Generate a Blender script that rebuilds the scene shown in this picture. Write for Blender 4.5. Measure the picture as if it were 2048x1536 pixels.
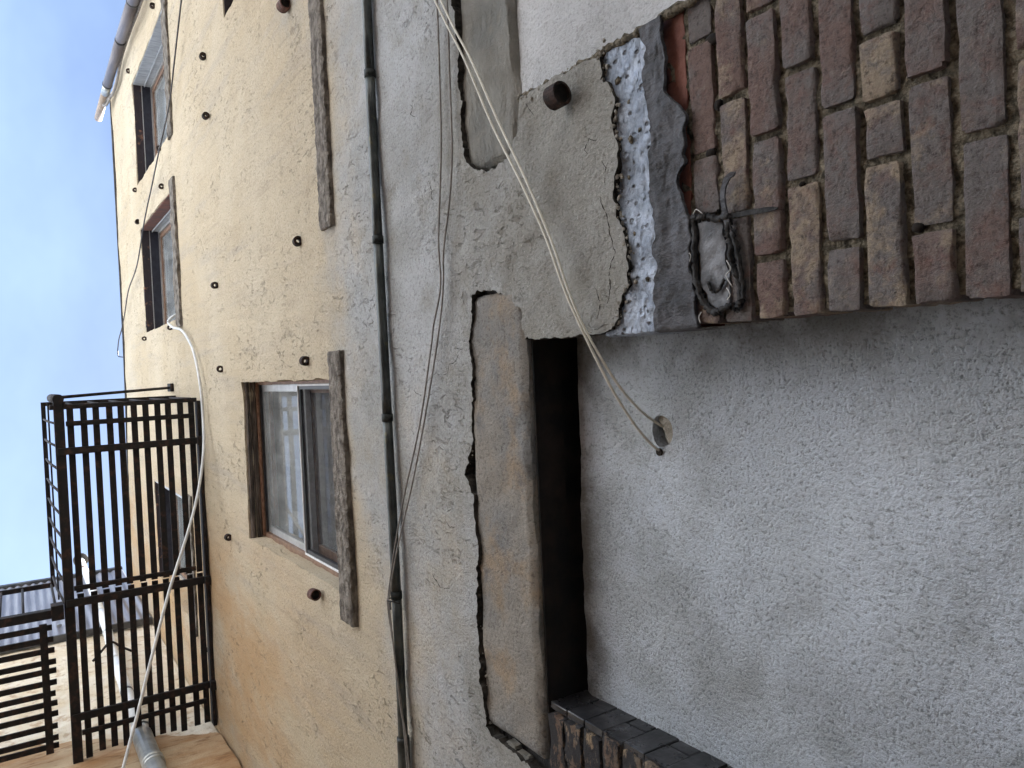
import bpy, bmesh, math, random
import numpy as np
from mathutils import Matrix, Vector
from mathutils.geometry import delaunay_2d_cdt

for o in list(bpy.data.objects):
    bpy.data.objects.remove(o)
S = bpy.context.scene
COL = S.collection
random.seed(7)
RNG = np.random.default_rng(7)

# ------------------------------------------------------------------ camera
cam = bpy.data.cameras.new('camera')
cam.sensor_width = 36.0
cam.lens = 26.9
cam.clip_start = 0.02
cam.clip_end = 500
camo = bpy.data.objects.new('camera', cam)
COL.objects.link(camo)
# the phone was held sideways and tipped 57 degrees up the wall: world 'up' runs to the left of the frame
fwd = Vector((-0.0188, 0.5450, 0.8385)).normalized()
rgt = Vector((-0.0452, 0.8373, -0.5453))
rgt = (rgt - fwd * rgt.dot(fwd)).normalized()
upv = (-fwd).cross(rgt).normalized()
camo.matrix_world = Matrix(((rgt.x, upv.x, -fwd.x, 0), (rgt.y, upv.y, -fwd.y, 0), (rgt.z, upv.z, -fwd.z, 1.5), (0, 0, 0, 1)))
S.camera = camo

# ------------------------------------------------------------------ sky, sun, exposure
SUN_DIR = Vector((-0.28, 0.96, 0)).normalized()
SUN_EL = math.radians(56)
w = bpy.data.worlds.new('World')
S.world = w
w.use_nodes = True
nt = w.node_tree
bg = nt.nodes['Background']
sky = nt.nodes.new('ShaderNodeTexSky')
sky.sky_type = 'NISHITA'
sky.sun_disc = False
sky.sun_elevation = SUN_EL
sky.sun_rotation = math.atan2(SUN_DIR.x, SUN_DIR.y)
sky.air_density = 1.0
sky.dust_density = 0.6
sky.ozone_density = 1.2
# thin high cloud veil over the whole sky
tc = nt.nodes.new('ShaderNodeTexCoord')
mp = nt.nodes.new('ShaderNodeMapping')
mp.inputs['Scale'].default_value = (1.0, 1.6, 1.0)
mp.inputs['Location'].default_value = (3.7, 1.1, 0.4)
cn = nt.nodes.new('ShaderNodeTexNoise')
cn.inputs['Scale'].default_value = 1.15
cn.inputs['Detail'].default_value = 6
cn.inputs['Roughness'].default_value = 0.55
cr = nt.nodes.new('ShaderNodeMapRange')
cr.inputs['From Min'].default_value = 0.38
cr.inputs['From Max'].default_value = 0.75
cr.inputs['To Min'].default_value = 0.03
cr.inputs['To Max'].default_value = 0.56
cm = nt.nodes.new('ShaderNodeMixRGB')
cm.inputs['Color2'].default_value = (4.2, 5.7, 8.2, 1)
nt.links.new(tc.outputs['Generated'], mp.inputs['Vector'])
nt.links.new(mp.outputs['Vector'], cn.inputs['Vector'])
nt.links.new(cn.outputs['Fac'], cr.inputs['Value'])
nt.links.new(cr.outputs['Result'], cm.inputs['Fac'])
nt.links.new(sky.outputs['Color'], cm.inputs['Color1'])
nt.links.new(cm.outputs['Color'], bg.inputs['Color'])
bg.inputs['Strength'].default_value = 0.050

sun = bpy.data.lights.new('sun', 'SUN')
sun.energy = 5.0
sun.angle = math.radians(0.5)
sun.color = (1.0, 0.97, 0.925)
suno = bpy.data.objects.new('sun', sun)
COL.objects.link(suno)
sv = Vector((SUN_DIR.x * math.cos(SUN_EL), SUN_DIR.y * math.cos(SUN_EL), math.sin(SUN_EL)))
suno.rotation_euler = sv.to_track_quat('Z', 'Y').to_euler()
suno.location = sv * 30

S.view_settings.view_transform = 'Standard'
S.view_settings.look = 'None'
S.view_settings.gamma = 1.0
S.view_settings.use_curve_mapping = False
S.view_settings.exposure = 2.45
S.render.engine = 'CYCLES'
S.cycles.max_bounces = 7
S.cycles.diffuse_bounces = 4

# ------------------------------------------------------------------ material helpers
class NT:
    def __init__(s, name):
        s.m = bpy.data.materials.new(name)
        s.m.use_nodes = True
        s.t = s.m.node_tree
        s.b = s.t.nodes['Principled BSDF']
        s.out = s.t.nodes['Material Output']
        g = s.t.nodes.new('ShaderNodeNewGeometry')
        s.pos = g.outputs['Position']
        s.nrm = g.outputs['Normal']
    def L(s, a, b):
        if hasattr(a, 'node') or isinstance(a, bpy.types.NodeSocket):
            s.t.links.new(a, b)
        else:
            b.default_value = a
    def map(s, vec, scale=(1, 1, 1), loc=(0, 0, 0), rot=(0, 0, 0)):
        n = s.t.nodes.new('ShaderNodeMapping')
        s.t.links.new(vec, n.inputs['Vector'])
        n.inputs['Scale'].default_value = scale
        n.inputs['Location'].default_value = loc
        n.inputs['Rotation'].default_value = rot
        return n.outputs['Vector']
    def noise(s, scale, detail=4, rough=0.55, vec=None, stretch=None, loc=(0, 0, 0), dist=0.0):
        n = s.t.nodes.new('ShaderNodeTexNoise')
        v = vec or s.pos
        if stretch or loc != (0, 0, 0):
            v = s.map(v, stretch or (1, 1, 1), loc)
        s.t.links.new(v, n.inputs['Vector'])
        n.inputs['Scale'].default_value = scale
        n.inputs['Detail'].default_value = detail
        n.inputs['Roughness'].default_value = rough
        n.inputs['Distortion'].default_value = dist
        return n.outputs['Fac']
    def voro(s, scale, feature='F1', vec=None):
        n = s.t.nodes.new('ShaderNodeTexVoronoi')
        n.feature = feature
        s.t.links.new(vec or s.pos, n.inputs['Vector'])
        n.inputs['Scale'].default_value = scale
        return n.outputs['Distance']
    def ramp(s, v, a, b, lo=0.0, hi=1.0, smooth=True):
        n = s.t.nodes.new('ShaderNodeMapRange')
        n.interpolation_type = 'SMOOTHSTEP' if smooth else 'LINEAR'
        s.L(v, n.inputs['Value'])
        n.inputs['From Min'].default_value = a
        n.inputs['From Max'].default_value = b
        n.inputs['To Min'].default_value = lo
        n.inputs['To Max'].default_value = hi
        return n.outputs['Result']
    def math(s, op, a, b=0.0):
        n = s.t.nodes.new('ShaderNodeMath')
        n.operation = op
        s.L(a, n.inputs[0]); s.L(b, n.inputs[1])
        return n.outputs[0]
    def mix(s, f, a, b, mode='MIX'):
        n = s.t.nodes.new('ShaderNodeMixRGB')
        n.blend_type = mode
        for v, i in ((f, 'Fac'), (a, 'Color1'), (b, 'Color2')):
            if isinstance(v, tuple):
                v = v + (1,) if len(v) == 3 else v
            s.L(v, n.inputs[i])
        return n.outputs['Color']
    def sep(s):
        n = s.t.nodes.new('ShaderNodeSeparateXYZ')
        s.t.links.new(s.pos, n.inputs[0])
        return n.outputs
    def rnd(s):
        n = s.t.nodes.new('ShaderNodeObjectInfo')
        return n.outputs['Random']
    def bump(s, h, dist, strength=1.0, prev=None):
        n = s.t.nodes.new('ShaderNodeBump')
        n.inputs['Distance'].default_value = dist
        n.inputs['Strength'].default_value = strength
        s.t.links.new(h, n.inputs['Height'])
        if prev is not None:
            s.t.links.new(prev, n.inputs['Normal'])
        return n.outputs['Normal']
    def fin(s, col, rough=0.9, normal=None, metal=0.0, spec=0.3):
        if isinstance(col, tuple):
            col = col + (1,)
        s.L(col, s.b.inputs['Base Color'])
        s.L(rough, s.b.inputs['Roughness'])
        s.L(metal, s.b.inputs['Metallic'])
        s.b.inputs['Specular IOR Level'].default_value = spec
        if normal is not None:
            s.t.links.new(normal, s.b.inputs['Normal'])
        return s.m

def mat_simple(name, c1, c2, scale=20, rough=0.8, bump=0.001, bscale=150, metal=0.0, spec=0.3, stretch=None, edge=(0.35, 0.65)):
    n = NT(name)
    col = n.mix(n.ramp(n.noise(scale, 5, 0.6, stretch=stretch), *edge), c1, c2)
    nb = n.bump(n.noise(bscale, 4, 0.6), bump) if bump else None
    return n.fin(col, rough, nb, metal, spec)

def mat_wall():
    # old stucco: buff coat above, greyer coat below with alley shade put into its colour, uneven join, streaks, trowel chips
    n = NT('buff_and_grey_stucco')
    x, y, z = n.sep()
    big = n.noise(0.9, 5, 0.6)
    mid = n.noise(5.0, 5, 0.65)
    streak = n.noise(8.0, 5, 0.65, stretch=(1.0, 1.0, 0.09))
    streak2 = n.noise(34.0, 4, 0.65, stretch=(1.0, 1.0, 0.06), loc=(3, 1, 7))
    buff = n.mix(n.ramp(big, 0.32, 0.68), (0.50, 0.412, 0.285), (0.56, 0.485, 0.365))
    buff = n.mix(n.ramp(streak, 0.50, 0.74, 0, 0.8), buff, (0.44, 0.385, 0.315))
    buff = n.mix(n.ramp(streak, 0.30, 0.46, 0.6, 0.0), buff, (0.60, 0.51, 0.37))
    buff = n.mix(n.ramp(streak2, 0.52, 0.74, 0, 0.5), buff, (0.40, 0.33, 0.25))
    buff = n.mix(n.ramp(mid, 0.52, 0.75, 0, 0.5), buff, (0.59, 0.51, 0.385))
    # rust wash under and beside the balcony iron
    rx = n.math('MULTIPLY', n.ramp(x, -0.55, -1.35), n.ramp(z, 4.0, 6.0))
    rust = n.math('MULTIPLY', rx, n.ramp(n.noise(2.2, 5, 0.65, stretch=(1, 1, 0.4)), 0.33, 0.62, 0, 0.68))
    buff = n.mix(rust, buff, (0.50, 0.295, 0.13))
    grey = n.mix(n.ramp(n.noise(2.2, 6, 0.65, loc=(5, 0, 2)), 0.34, 0.66), (0.345, 0.352, 0.345), (0.485, 0.502, 0.52))
    grey = n.mix(n.ramp(n.noise(9, 5, 0.65, loc=(1, 0, 4)), 0.50, 0.72, 0, 0.7), grey, (0.31, 0.30, 0.265))
    grey = n.mix(n.ramp(streak, 0.5, 0.75, 0, 0.5), grey, (0.535, 0.545, 0.55))
    hz = n.math('ADD', z, n.ramp(n.noise(1.5, 6, 0.65), 0.25, 0.75, -0.5, 0.5, False))
    hz = n.math('ADD', hz, n.math('MULTIPLY', x, -0.29))
    # a later, browner patch of cement coat round the openings
    pz = n.math('ADD', z, n.ramp(n.noise(4.0, 5, 0.65, loc=(6, 1, 1)), 0.3, 0.7, -0.22, 0.22, False))
    grey = n.mix(n.ramp(pz, 3.50, 3.05, 0, 0.75), grey, (0.295, 0.285, 0.25))
    col = n.mix(n.ramp(hz, 3.62, 4.42), grey, buff)
    chip = n.noise(42, 3, 0.55, vec=n.map(n.pos, (1, 1, 0.42)), dist=1.0)
    where = n.ramp(n.noise(3.4, 4, 0.6, loc=(8, 8, 8)), 0.42, 0.62)
    chipm = n.math('MULTIPLY', n.ramp(chip, 0.585, 0.65), where)
    col = n.mix(n.math('MULTIPLY', chipm, 0.38), col, (0.13, 0.11, 0.085))
    grain = n.noise(120, 4, 0.75)
    col = n.mix(n.ramp(grain, 0.30, 0.50, 0.62, 0.0), col, (0.13, 0.118, 0.10))
    col = n.mix(n.ramp(grain, 0.56, 0.74, 0.0, 0.45), col, (0.72, 0.69, 0.63))
    b1 = n.bump(n.noise(11, 5, 0.66, stretch=(1, 1, 0.6)), 0.019, 1.0)
    n2 = n.bump(grain, 0.010, 1.0, b1)
    n3 = n.bump(n.math('MULTIPLY', chipm, -1.0), 0.008, 1.0, n2)
    return n.fin(col, 0.93, n3, 0, 0.15)

def mat_infill(name, c1, c2, amount=1.0):
    n = NT(name)
    col = n.mix(n.ramp(n.noise(2.6, 6, 0.65), 0.34, 0.66), c1, c2)
    col = n.mix(n.ramp(n.noise(5.0, 5, 0.65, loc=(2, 4, 1)), 0.50, 0.72, 0, 0.6), col, (c1[0] * 0.62, c1[1] * 0.61, c1[2] * 0.57))
    col = n.mix(n.ramp(n.noise(1.7, 5, 0.6, stretch=(1, 1, 0.6), loc=(9, 3, 6)), 0.50, 0.66, 0, 0.6), col, (c2[0] * 1.08, c2[1] * 1.08, c2[2] * 1.06))
    wv = n.t.nodes.new('ShaderNodeTexNoise')
    wv.inputs['Scale'].default_value = 2.6
    n.t.links.new(n.pos, wv.inputs['Vector'])
    warp = n.t.nodes.new('ShaderNodeMixRGB'); warp.blend_type = 'LINEAR_LIGHT'
    warp.inputs['Fac'].default_value = 0.07
    n.t.links.new(n.pos, warp.inputs['Color1']); n.t.links.new(wv.outputs['Color'], warp.inputs['Color2'])
    wp = warp.outputs['Color']
    ridg = n.noise(125, 5, 0.68, vec=n.map(wp, (1.0, 1.0, 0.45), rot=(0, 0.9, 0)))
    peb = n.noise(160, 4, 0.72)
    where = n.ramp(n.noise(2.4, 3, 0.5, loc=(7, 2, 5)), 0.40, 0.66, 0.10, 0.5)
    h = n.mix(where, peb, ridg)
    hb = n.t.nodes.new('ShaderNodeRGBToBW'); n.t.links.new(h, hb.inputs[0])
    h = hb.outputs[0]
    col = n.mix(n.ramp(h, 0.34, 0.51, 0.66 * amount, 0.0), col, (c1[0] * 0.26, c1[1] * 0.26, c1[2] * 0.25))
    col = n.mix(n.ramp(h, 0.55, 0.70, 0.0, 0.28 * amount), col, (0.70, 0.71, 0.72))
    if amount > 0.9:  # grime plus painted shade along the pier arris, painted lintel shadow at the top
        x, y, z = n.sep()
        grime_shade = n.math('MAXIMUM', n.ramp(x, -0.10, 0.07), n.ramp(z, 2.80, 2.97))
        grime_shade = n.math('MULTIPLY', grime_shade, n.ramp(n.noise(5.5, 6, 0.7, loc=(3, 9, 2)), 0.36, 0.62, 0.15, 0.8))
        col = n.mix(grime_shade, col, (0.115, 0.108, 0.095))
    nb = n.bump(n.noise(6, 4, 0.55, dist=1.5), 0.018, 0.8)
    nb = n.bump(h, 0.012 * amount, 1.0, nb)
    return n.fin(col, 0.92, nb, 0, 0.15)

def mat_brick(name, red, grey, tan, paint=None, spread=1.0):
    n = NT(name)
    r = n.rnd()
    off = n.t.nodes.new('ShaderNodeCombineXYZ')
    n.t.links.new(n.math('MULTIPLY', r, 37.0), off.inputs[0]); n.t.links.new(n.math('MULTIPLY', r, 91.0), off.inputs[2])
    va = n.t.nodes.new('ShaderNodeVectorMath'); va.operation = 'ADD'
    n.t.links.new(n.pos, va.inputs[0]); n.t.links.new(off.outputs[0], va.inputs[1])
    v = va.outputs[0]
    col = n.mix(n.ramp(n.math('ADD', n.noise(9, 6, 0.68, vec=v), n.math('MULTIPLY', n.math('SUBTRACT', r, 0.5), 0.16 * spread)), 0.34, 0.58), red, grey)
    r2 = n.math('FRACT', n.math('MULTIPLY', r, 7.31))
    tanm = n.ramp(n.math('ADD', n.noise(13, 7, 0.70, vec=v, loc=(4, 4, 4)), n.math('MULTIPLY', n.math('SUBTRACT', r2, 0.60), 0.26)), 0.51, 0.66, 0, 0.9)
    col = n.mix(tanm, col, tan)
    col = n.mix(n.ramp(n.noise(26, 6, 0.72, vec=v, loc=(2, 6, 6)), 0.50, 0.70, 0, 0.65), col, (red[0] * 1.05, red[1] * 0.85, red[2] * 0.80))
    g = n.noise(95, 6, 0.78, vec=v)
    col = n.mix(n.ramp(g, 0.32, 0.50, 0.75, 0.0), col, (0.040, 0.032, 0.027))
    col = n.mix(n.ramp(g, 0.56, 0.72, 0.0, 0.45), col, (0.34, 0.29, 0.235))
    if paint:
        pm = n.ramp(n.noise(38, 6, 0.7, vec=v, stretch=(0.6, 1, 1.3)), 0.44, 0.50)
        col = n.mix(pm, col, paint)
    nb = n.bump(n.noise(34, 5, 0.7, vec=v), 0.013, 1.0)
    nb = n.bump(g, 0.004, 1.0, nb)
    return n.fin(col, 0.85, nb, 0, 0.25)

MT = {}
MT['wall'] = mat_wall()
MT['infill'] = mat_infill('grey_floated_stucco', (0.475, 0.51, 0.54), (0.60, 0.655, 0.73))
MT['infill2'] = mat_infill('pale_floated_stucco', (0.46, 0.465, 0.47), (0.58, 0.59, 0.605), amount=0.6)
MT['brick'] = mat_brick('worn_brick', (0.168, 0.116, 0.102), (0.158, 0.144, 0.140), (0.32, 0.26, 0.19))
MT['brick_flake'] = mat_brick('flaking_painted_brick', (0.13, 0.085, 0.06), (0.16, 0.13, 0.10), (0.32, 0.24, 0.15), paint=(0.035, 0.034, 0.036))
MT['red_brick'] = mat_simple('red_painted_brick', (0.155, 0.06, 0.045), (0.21, 0.085, 0.062), 30, 0.7, 0.003, 90)
MT['mortar'] = mat_simple('sandy_dark_mortar', (0.050, 0.043, 0.030), (0.22, 0.19, 0.14), 80, 0.95, 0.012, 130)
MT['broken'] = mat_simple('dirt_and_shadow_edge', (0.020, 0.018, 0.015), (0.055, 0.048, 0.040), 40, 0.95, 0.006, 120)  # near-black: dirt and the edge's underside shadow put into the colour
def mat_blackpaint():
    n = NT('black_gloss_paint')
    col = n.mix(n.ramp(n.noise(14, 5, 0.65), 0.45, 0.75), (0.016, 0.016, 0.018), (0.060, 0.060, 0.065))
    nb = n.bump(n.noise(30, 4, 0.5), 0.004, 0.7)
    return n.fin(col, n.ramp(n.noise(22, 4, 0.6), 0.3, 0.7, 0.22, 0.5), nb, 0, 0.5)
MT['black_paint'] = mat_blackpaint()
def mat_lintel():
    n = NT('sooty_lintel_stone')
    col = n.mix(n.ramp(n.noise(4.5, 4, 0.55), 0.38, 0.62), (0.24, 0.24, 0.235), (0.31, 0.285, 0.25))
    col = n.mix(n.ramp(n.noise(7, 5, 0.6, loc=(2, 8, 3)), 0.50, 0.70, 0, 0.8), col, (0.36, 0.275, 0.19))
    col = n.mix(n.ramp(n.noise(11, 4, 0.6, loc=(7, 3, 1)), 0.58, 0.74, 0, 0.7), col, (0.15, 0.15, 0.16))
    g = n.noise(115, 5, 0.74)
    col = n.mix(n.ramp(g, 0.32, 0.50, 0.6, 0.0), col, (0.07, 0.06, 0.05))
    col = n.mix(n.ramp(g, 0.56, 0.72, 0.0, 0.4), col, (0.48, 0.42, 0.34))
    nb = n.bump(n.noise(14, 6, 0.62), 0.018, 0.9)
    nb = n.bump(g, 0.009, 1.0, nb)
    return n.fin(col, 0.92, nb, 0, 0.15)
MT['lintel'] = mat_lintel()
def mat_slate():
    n = NT('grey_lintel_stone')
    col = n.mix(n.ramp(n.noise(6, 4, 0.55), 0.38, 0.62), (0.215, 0.215, 0.20), (0.30, 0.29, 0.26))
    col = n.mix(n.ramp(n.noise(5, 4, 0.6, loc=(1, 5, 3)), 0.56, 0.75, 0, 0.6), col, (0.33, 0.28, 0.20))
    nb = n.bump(n.noise(26, 6, 0.65, vec=n.map(n.pos, (0.55, 1, 1.4), rot=(0, 0.5, 0))), 0.026, 1.0)
    nb = n.bump(n.noise(150, 4, 0.7), 0.006, 1.0, nb)
    return n.fin(col, 0.9, nb, 0, 0.2)
MT['slate'] = mat_slate()
MT['soffit'] = mat_simple('shade_dark_soffit', (0.006, 0.006, 0.006), (0.020, 0.014, 0.011), 14, 0.9, 0.002, 60)  # dark brown paint, taken near black with the recess's shade in it
MT['sill'] = mat_simple('rough_brownstone', (0.085, 0.073, 0.062), (0.24, 0.215, 0.185), 38, 0.95, 0.022, 55, stretch=(0.5, 1, 1))
def mat_silver():
    n = NT('aluminised_membrane')
    spots = n.voro(58, vec=n.map(n.pos, (1, 1, 0.7)))
    sm = n.ramp(spots, 0.14, 0.32)
    few = n.ramp(n.noise(24, 3, 0.6), 0.40, 0.52)
    hole = n.math('MULTIPLY', n.math('SUBTRACT', 1.0, sm), few)
    col = n.mix(n.ramp(n.noise(18, 5, 0.6), 0.35, 0.7), (0.25, 0.285, 0.34), (0.46, 0.51, 0.60))
    col = n.mix(n.ramp(n.noise(60, 4, 0.6), 0.58, 0.74, 0, 0.3), col, (0.16, 0.17, 0.19))
    col = n.mix(n.math('MULTIPLY', hole, 0.8), col, (0.07, 0.065, 0.06))
    nb = n.bump(n.noise(36, 6, 0.65, stretch=(0.7, 1, 1.3)), 0.024, 1.0)
    nb = n.bump(n.ramp(n.voro(34), 0.05, 0.45, 1, 0), 0.007, 0.8, nb)
    nb = n.bump(n.math('MULTIPLY', hole, -1.0), 0.008, 1.0, nb)
    return n.fin(col, 0.36, nb, 0.5, 0.5)
MT['silver'] = mat_silver()
def mat_fabric():
    n = NT('dark_roofing_fabric')
    col = n.mix(n.ramp(n.noise(16, 5, 0.6), 0.35, 0.7), (0.026, 0.026, 0.030), (0.085, 0.085, 0.095))
    wv = n.t.nodes.new('ShaderNodeTexWave'); wv.bands_direction = 'X'
    n.t.links.new(n.pos, wv.inputs['Vector']); wv.inputs['Scale'].default_value = 130
    nb = n.bump(n.noise(22, 6, 0.6, stretch=(1.3, 1, 0.6)), 0.022, 1.0)
    nb = n.bump(wv.outputs['Fac'], 0.0006, 0.8, nb)
    return n.fin(col, 0.6, nb, 0.0, 0.4)
MT['fabric'] = mat_fabric()
MT['patch'] = mat_simple('grey_torn_membrane', (0.095, 0.10, 0.11), (0.20, 0.208, 0.225), 25, 0.65, 0.006, 55)
MT['tar'] = mat_simple('black_tar_edge', (0.010, 0.010, 0.011), (0.035, 0.033, 0.032), 60, 0.7, 0.003, 200)
MT['fibre'] = mat_simple('pale_frayed_thread', (0.45, 0.44, 0.42), (0.6, 0.6, 0.58), 60, 0.8, 0)
MT['iron'] = mat_simple('rusty_black_iron', (0.010, 0.009, 0.010), (0.050, 0.026, 0.018), 22, 0.75, 0.002, 180, spec=0.3, edge=(0.48, 0.74))
MT['sleeve'] = mat_simple('rusty_pipe_sleeve', (0.010, 0.008, 0.007), (0.045, 0.022, 0.015), 60, 0.8, 0.002, 250)
MT['rust'] = mat_simple('red_rusty_pipe', (0.06, 0.028, 0.022), (0.16, 0.075, 0.055), 60, 0.75, 0.002, 250)
MT['hollow'] = mat_simple('dark_pipe_bore', (0.010, 0.008, 0.007), (0.02, 0.015, 0.012), 60, 0.95, 0)
def mat_conduit():
    n = NT('weathered_green_conduit')
    col = n.mix(n.ramp(n.noise(9, 5, 0.6), 0.35, 0.65), (0.020, 0.024, 0.025), (0.075, 0.085, 0.082))
    col = n.mix(n.ramp(n.noise(26, 5, 0.6, loc=(3, 3, 3)), 0.58, 0.72, 0, 0.7), col, (0.12, 0.11, 0.05))
    nb = n.bump(n.noise(120, 4, 0.6), 0.0015, 1.0)
    return n.fin(col, 0.38, nb, 0.35, 0.5)
MT['conduit'] = mat_conduit()
MT['coupling'] = mat_simple('dark_coupling', (0.014, 0.017, 0.017), (0.035, 0.04, 0.038), 60, 0.6, 0.001, 200, metal=0.3)
MT['cream_cable'] = mat_simple('cream_cable_jacket', (0.56, 0.53, 0.45), (0.68, 0.65, 0.57), 40, 0.5, 0)
MT['grey_cable'] = mat_simple('grey_brown_cable', (0.17, 0.155, 0.14), (0.26, 0.24, 0.22), 40, 0.6, 0)
MT['white_cable'] = mat_simple('white_cable_jacket', (0.46, 0.47, 0.48), (0.60, 0.61, 0.61), 20, 0.45, 0)
MT['dark_cable'] = mat_simple('dark_cable', (0.05, 0.05, 0.055), (0.10, 0.10, 0.11), 30, 0.6, 0)
MT['tie'] = mat_simple('black_tie_wire', (0.02, 0.02, 0.02), (0.05, 0.045, 0.04), 50, 0.6, 0)
MT['alu'] = mat_simple('grey_aluminium', (0.36, 0.36, 0.36), (0.46, 0.46, 0.46), 30, 0.4, 0, metal=0.7, spec=0.5)
MT['bronze'] = mat_simple('brown_window_frame', (0.15, 0.085, 0.055), (0.24, 0.15, 0.10), 30, 0.5, 0.0008, 200, metal=0.2)
MT['copper'] = mat_simple('copper_red_head_strip', (0.20, 0.10, 0.06), (0.32, 0.18, 0.12), 50, 0.55, 0.001, 120)
MT['navy'] = mat_simple('dark_navy_frame', (0.016, 0.017, 0.026), (0.028, 0.030, 0.042), 20, 0.5, 0)
MT['black_frame'] = mat_simple('black_screen_frame', (0.018, 0.018, 0.02), (0.035, 0.035, 0.038), 20, 0.4, 0)
MT['white_trim'] = mat_simple('white_edge_trim', (0.65, 0.65, 0.66), (0.75, 0.75, 0.75), 20, 0.4, 0)
MT['zinc'] = mat_simple('dull_zinc_lining', (0.30, 0.32, 0.345), (0.44, 0.46, 0.485), 9, 0.55, 0.003, 40, metal=0.25, stretch=(1, 1, 6))
MT['timber'] = mat_simple('old_brown_lintel_timber', (0.050, 0.042, 0.038), (0.15, 0.12, 0.10), 18, 0.9, 0.006, 60, stretch=(0.35, 1.5, 1))
MT['rust_plate'] = mat_simple('rust_flaked_steel_plate', (0.03, 0.024, 0.028), (0.30, 0.15, 0.09), 16, 0.9, 0.004, 50, edge=(0.55, 0.75))
def mat_brickreveal():
    n = NT('red_brick_reveal')
    x, y, z = n.sep()
    fz = n.math('FRACT', n.math('DIVIDE', z, 0.067))
    j = n.math('MULTIPLY', n.ramp(fz, 0.0, 0.10, 1, 0), 1.0)
    col = n.mix(n.ramp(n.noise(14, 4, 0.6), 0.35, 0.65), (0.20, 0.085, 0.065), (0.11, 0.07, 0.065))
    col = n.mix(j, col, (0.05, 0.045, 0.04))
    return n.fin(col, 0.9, n.bump(n.math('MULTIPLY', j, -1.0), 0.006))
MT['brick_reveal'] = mat_brickreveal()
def mat_glass(name, tint=(0.95, 0.96, 0.96)):
    n = NT(name)
    fr = n.t.nodes.new('ShaderNodeFresnel'); fr.inputs['IOR'].default_value = 2.3
    gl = n.t.nodes.new('ShaderNodeBsdfGlossy'); gl.inputs['Roughness'].default_value = 0.006
    tr = n.t.nodes.new('ShaderNodeBsdfTransparent'); tr.inputs['Color'].default_value = tint + (1,)
    mx = n.t.nodes.new('ShaderNodeMixShader')
    n.t.links.new(fr.outputs[0], mx.inputs[0]); n.t.links.new(tr.outputs[0], mx.inputs[1]); n.t.links.new(gl.outputs[0], mx.inputs[2])
    dd = n.t.nodes.new('ShaderNodeBsdfDiffuse'); dd.inputs['Color'].default_value = (0.50, 0.52, 0.52, 1)  # pale diffuse film lightens the panes in place of sky reflection
    m2 = n.t.nodes.new('ShaderNodeMixShader')
    n.t.links.new(n.ramp(n.noise(6.0, 5, 0.6, stretch=(1.5, 1, 0.5)), 0.3, 0.7, 0.14, 0.30), m2.inputs[0])
    n.t.links.new(mx.outputs[0], m2.inputs[1]); n.t.links.new(dd.outputs[0], m2.inputs[2])
    n.t.links.new(m2.outputs[0], n.out.inputs['Surface'])
    return n.m
MT['glass'] = mat_glass('window_glass')
def mat_screen():
    n = NT('insect_screen_mesh')
    tr = n.t.nodes.new('ShaderNodeBsdfTransparent')
    df = n.t.nodes.new('ShaderNodeBsdfDiffuse'); df.inputs['Color'].default_value = (0.05, 0.05, 0.055, 1)
    mx = n.t.nodes.new('ShaderNodeMixShader')
    wv = n.noise(160, 2, 0.6, stretch=(0.25, 1, 2))
    n.t.links.new(n.ramp(wv, 0.3, 0.7, 0.32, 0.46), mx.inputs[0])
    n.t.links.new(tr.outputs[0], mx.inputs[1]); n.t.links.new(df.outputs[0], mx.inputs[2])
    n.t.links.new(mx.outputs[0], n.out.inputs['Surface'])
    return n.m
MT['screen'] = mat_screen()
MT['curtain'] = mat_simple('pale_room_curtain', (0.70, 0.70, 0.68), (0.80, 0.80, 0.78), 6, 0.9, 0.02, 30, stretch=(6, 1, 0.3))
MT['blind'] = mat_simple('sky_tinted_blind', (0.42, 0.50, 0.62), (0.55, 0.62, 0.72), 5, 0.6, 0)  # blue sky reflection of the panes put into the blind's colour
MT['room'] = mat_simple('dim_room_lining', (0.16, 0.15, 0.14), (0.22, 0.21, 0.20), 3, 0.9, 0)
def mat_left(name, c1, c2, c3, streaky):
    n = NT(name)
    st = (1, 0.45, 1.5) if streaky else (1, 1, 1)
    col = n.mix(n.ramp(n.noise(5, 5, 0.62, stretch=st), 0.32, 0.68), c1, c2)
    col = n.mix(n.ramp(n.noise(14, 5, 0.65, loc=(4, 2, 9), stretch=st), 0.50, 0.68, 0, 0.85), col, c3)
    nb = n.bump(n.noise(22, 5, 0.65, stretch=st), 0.014, 1.0)
    nb = n.bump(n.noise(110, 4, 0.65), 0.005, 1.0, nb)
    return n.fin(col, 0.93, nb, 0, 0.15)
MT['left_low'] = mat_left('orange_stained_stucco', (0.38, 0.22, 0.11), (0.50, 0.38, 0.25), (0.24, 0.135, 0.07), True)
MT['left_high'] = mat_left('cream_rubble_render', (0.60, 0.50, 0.36), (0.68, 0.62, 0.52), (0.42, 0.30, 0.20), False)
MT['tin'] = mat_simple('grey_corrugated_sheet', (0.20, 0.20, 0.23), (0.30, 0.30, 0.33), 4, 0.5, 0.001, 60, metal=0.35, stretch=(1, 4, 0.3))
MT['pvc'] = mat_simple('white_vent_pipe', (0.62, 0.63, 0.63), (0.74, 0.74, 0.73), 8, 0.4, 0)
MT['galv'] = mat_simple('galvanised_pipe', (0.36, 0.37, 0.36), (0.52, 0.53, 0.51), 16, 0.4, 0.001, 60, metal=0.6)
MT['leader'] = mat_simple('grey_brown_leader_pipe', (0.12, 0.113, 0.125), (0.19, 0.178, 0.195), 8, 0.5, 0, metal=0.2, stretch=(1, 1, 0.15))
MT['sunlit_tint'] = mat_simple('sunlit_pipe_top', (0.26, 0.205, 0.165), (0.31, 0.25, 0.20), 10, 0.5, 0)  # sunlight on the pipe's top put into the colour as cream
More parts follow.
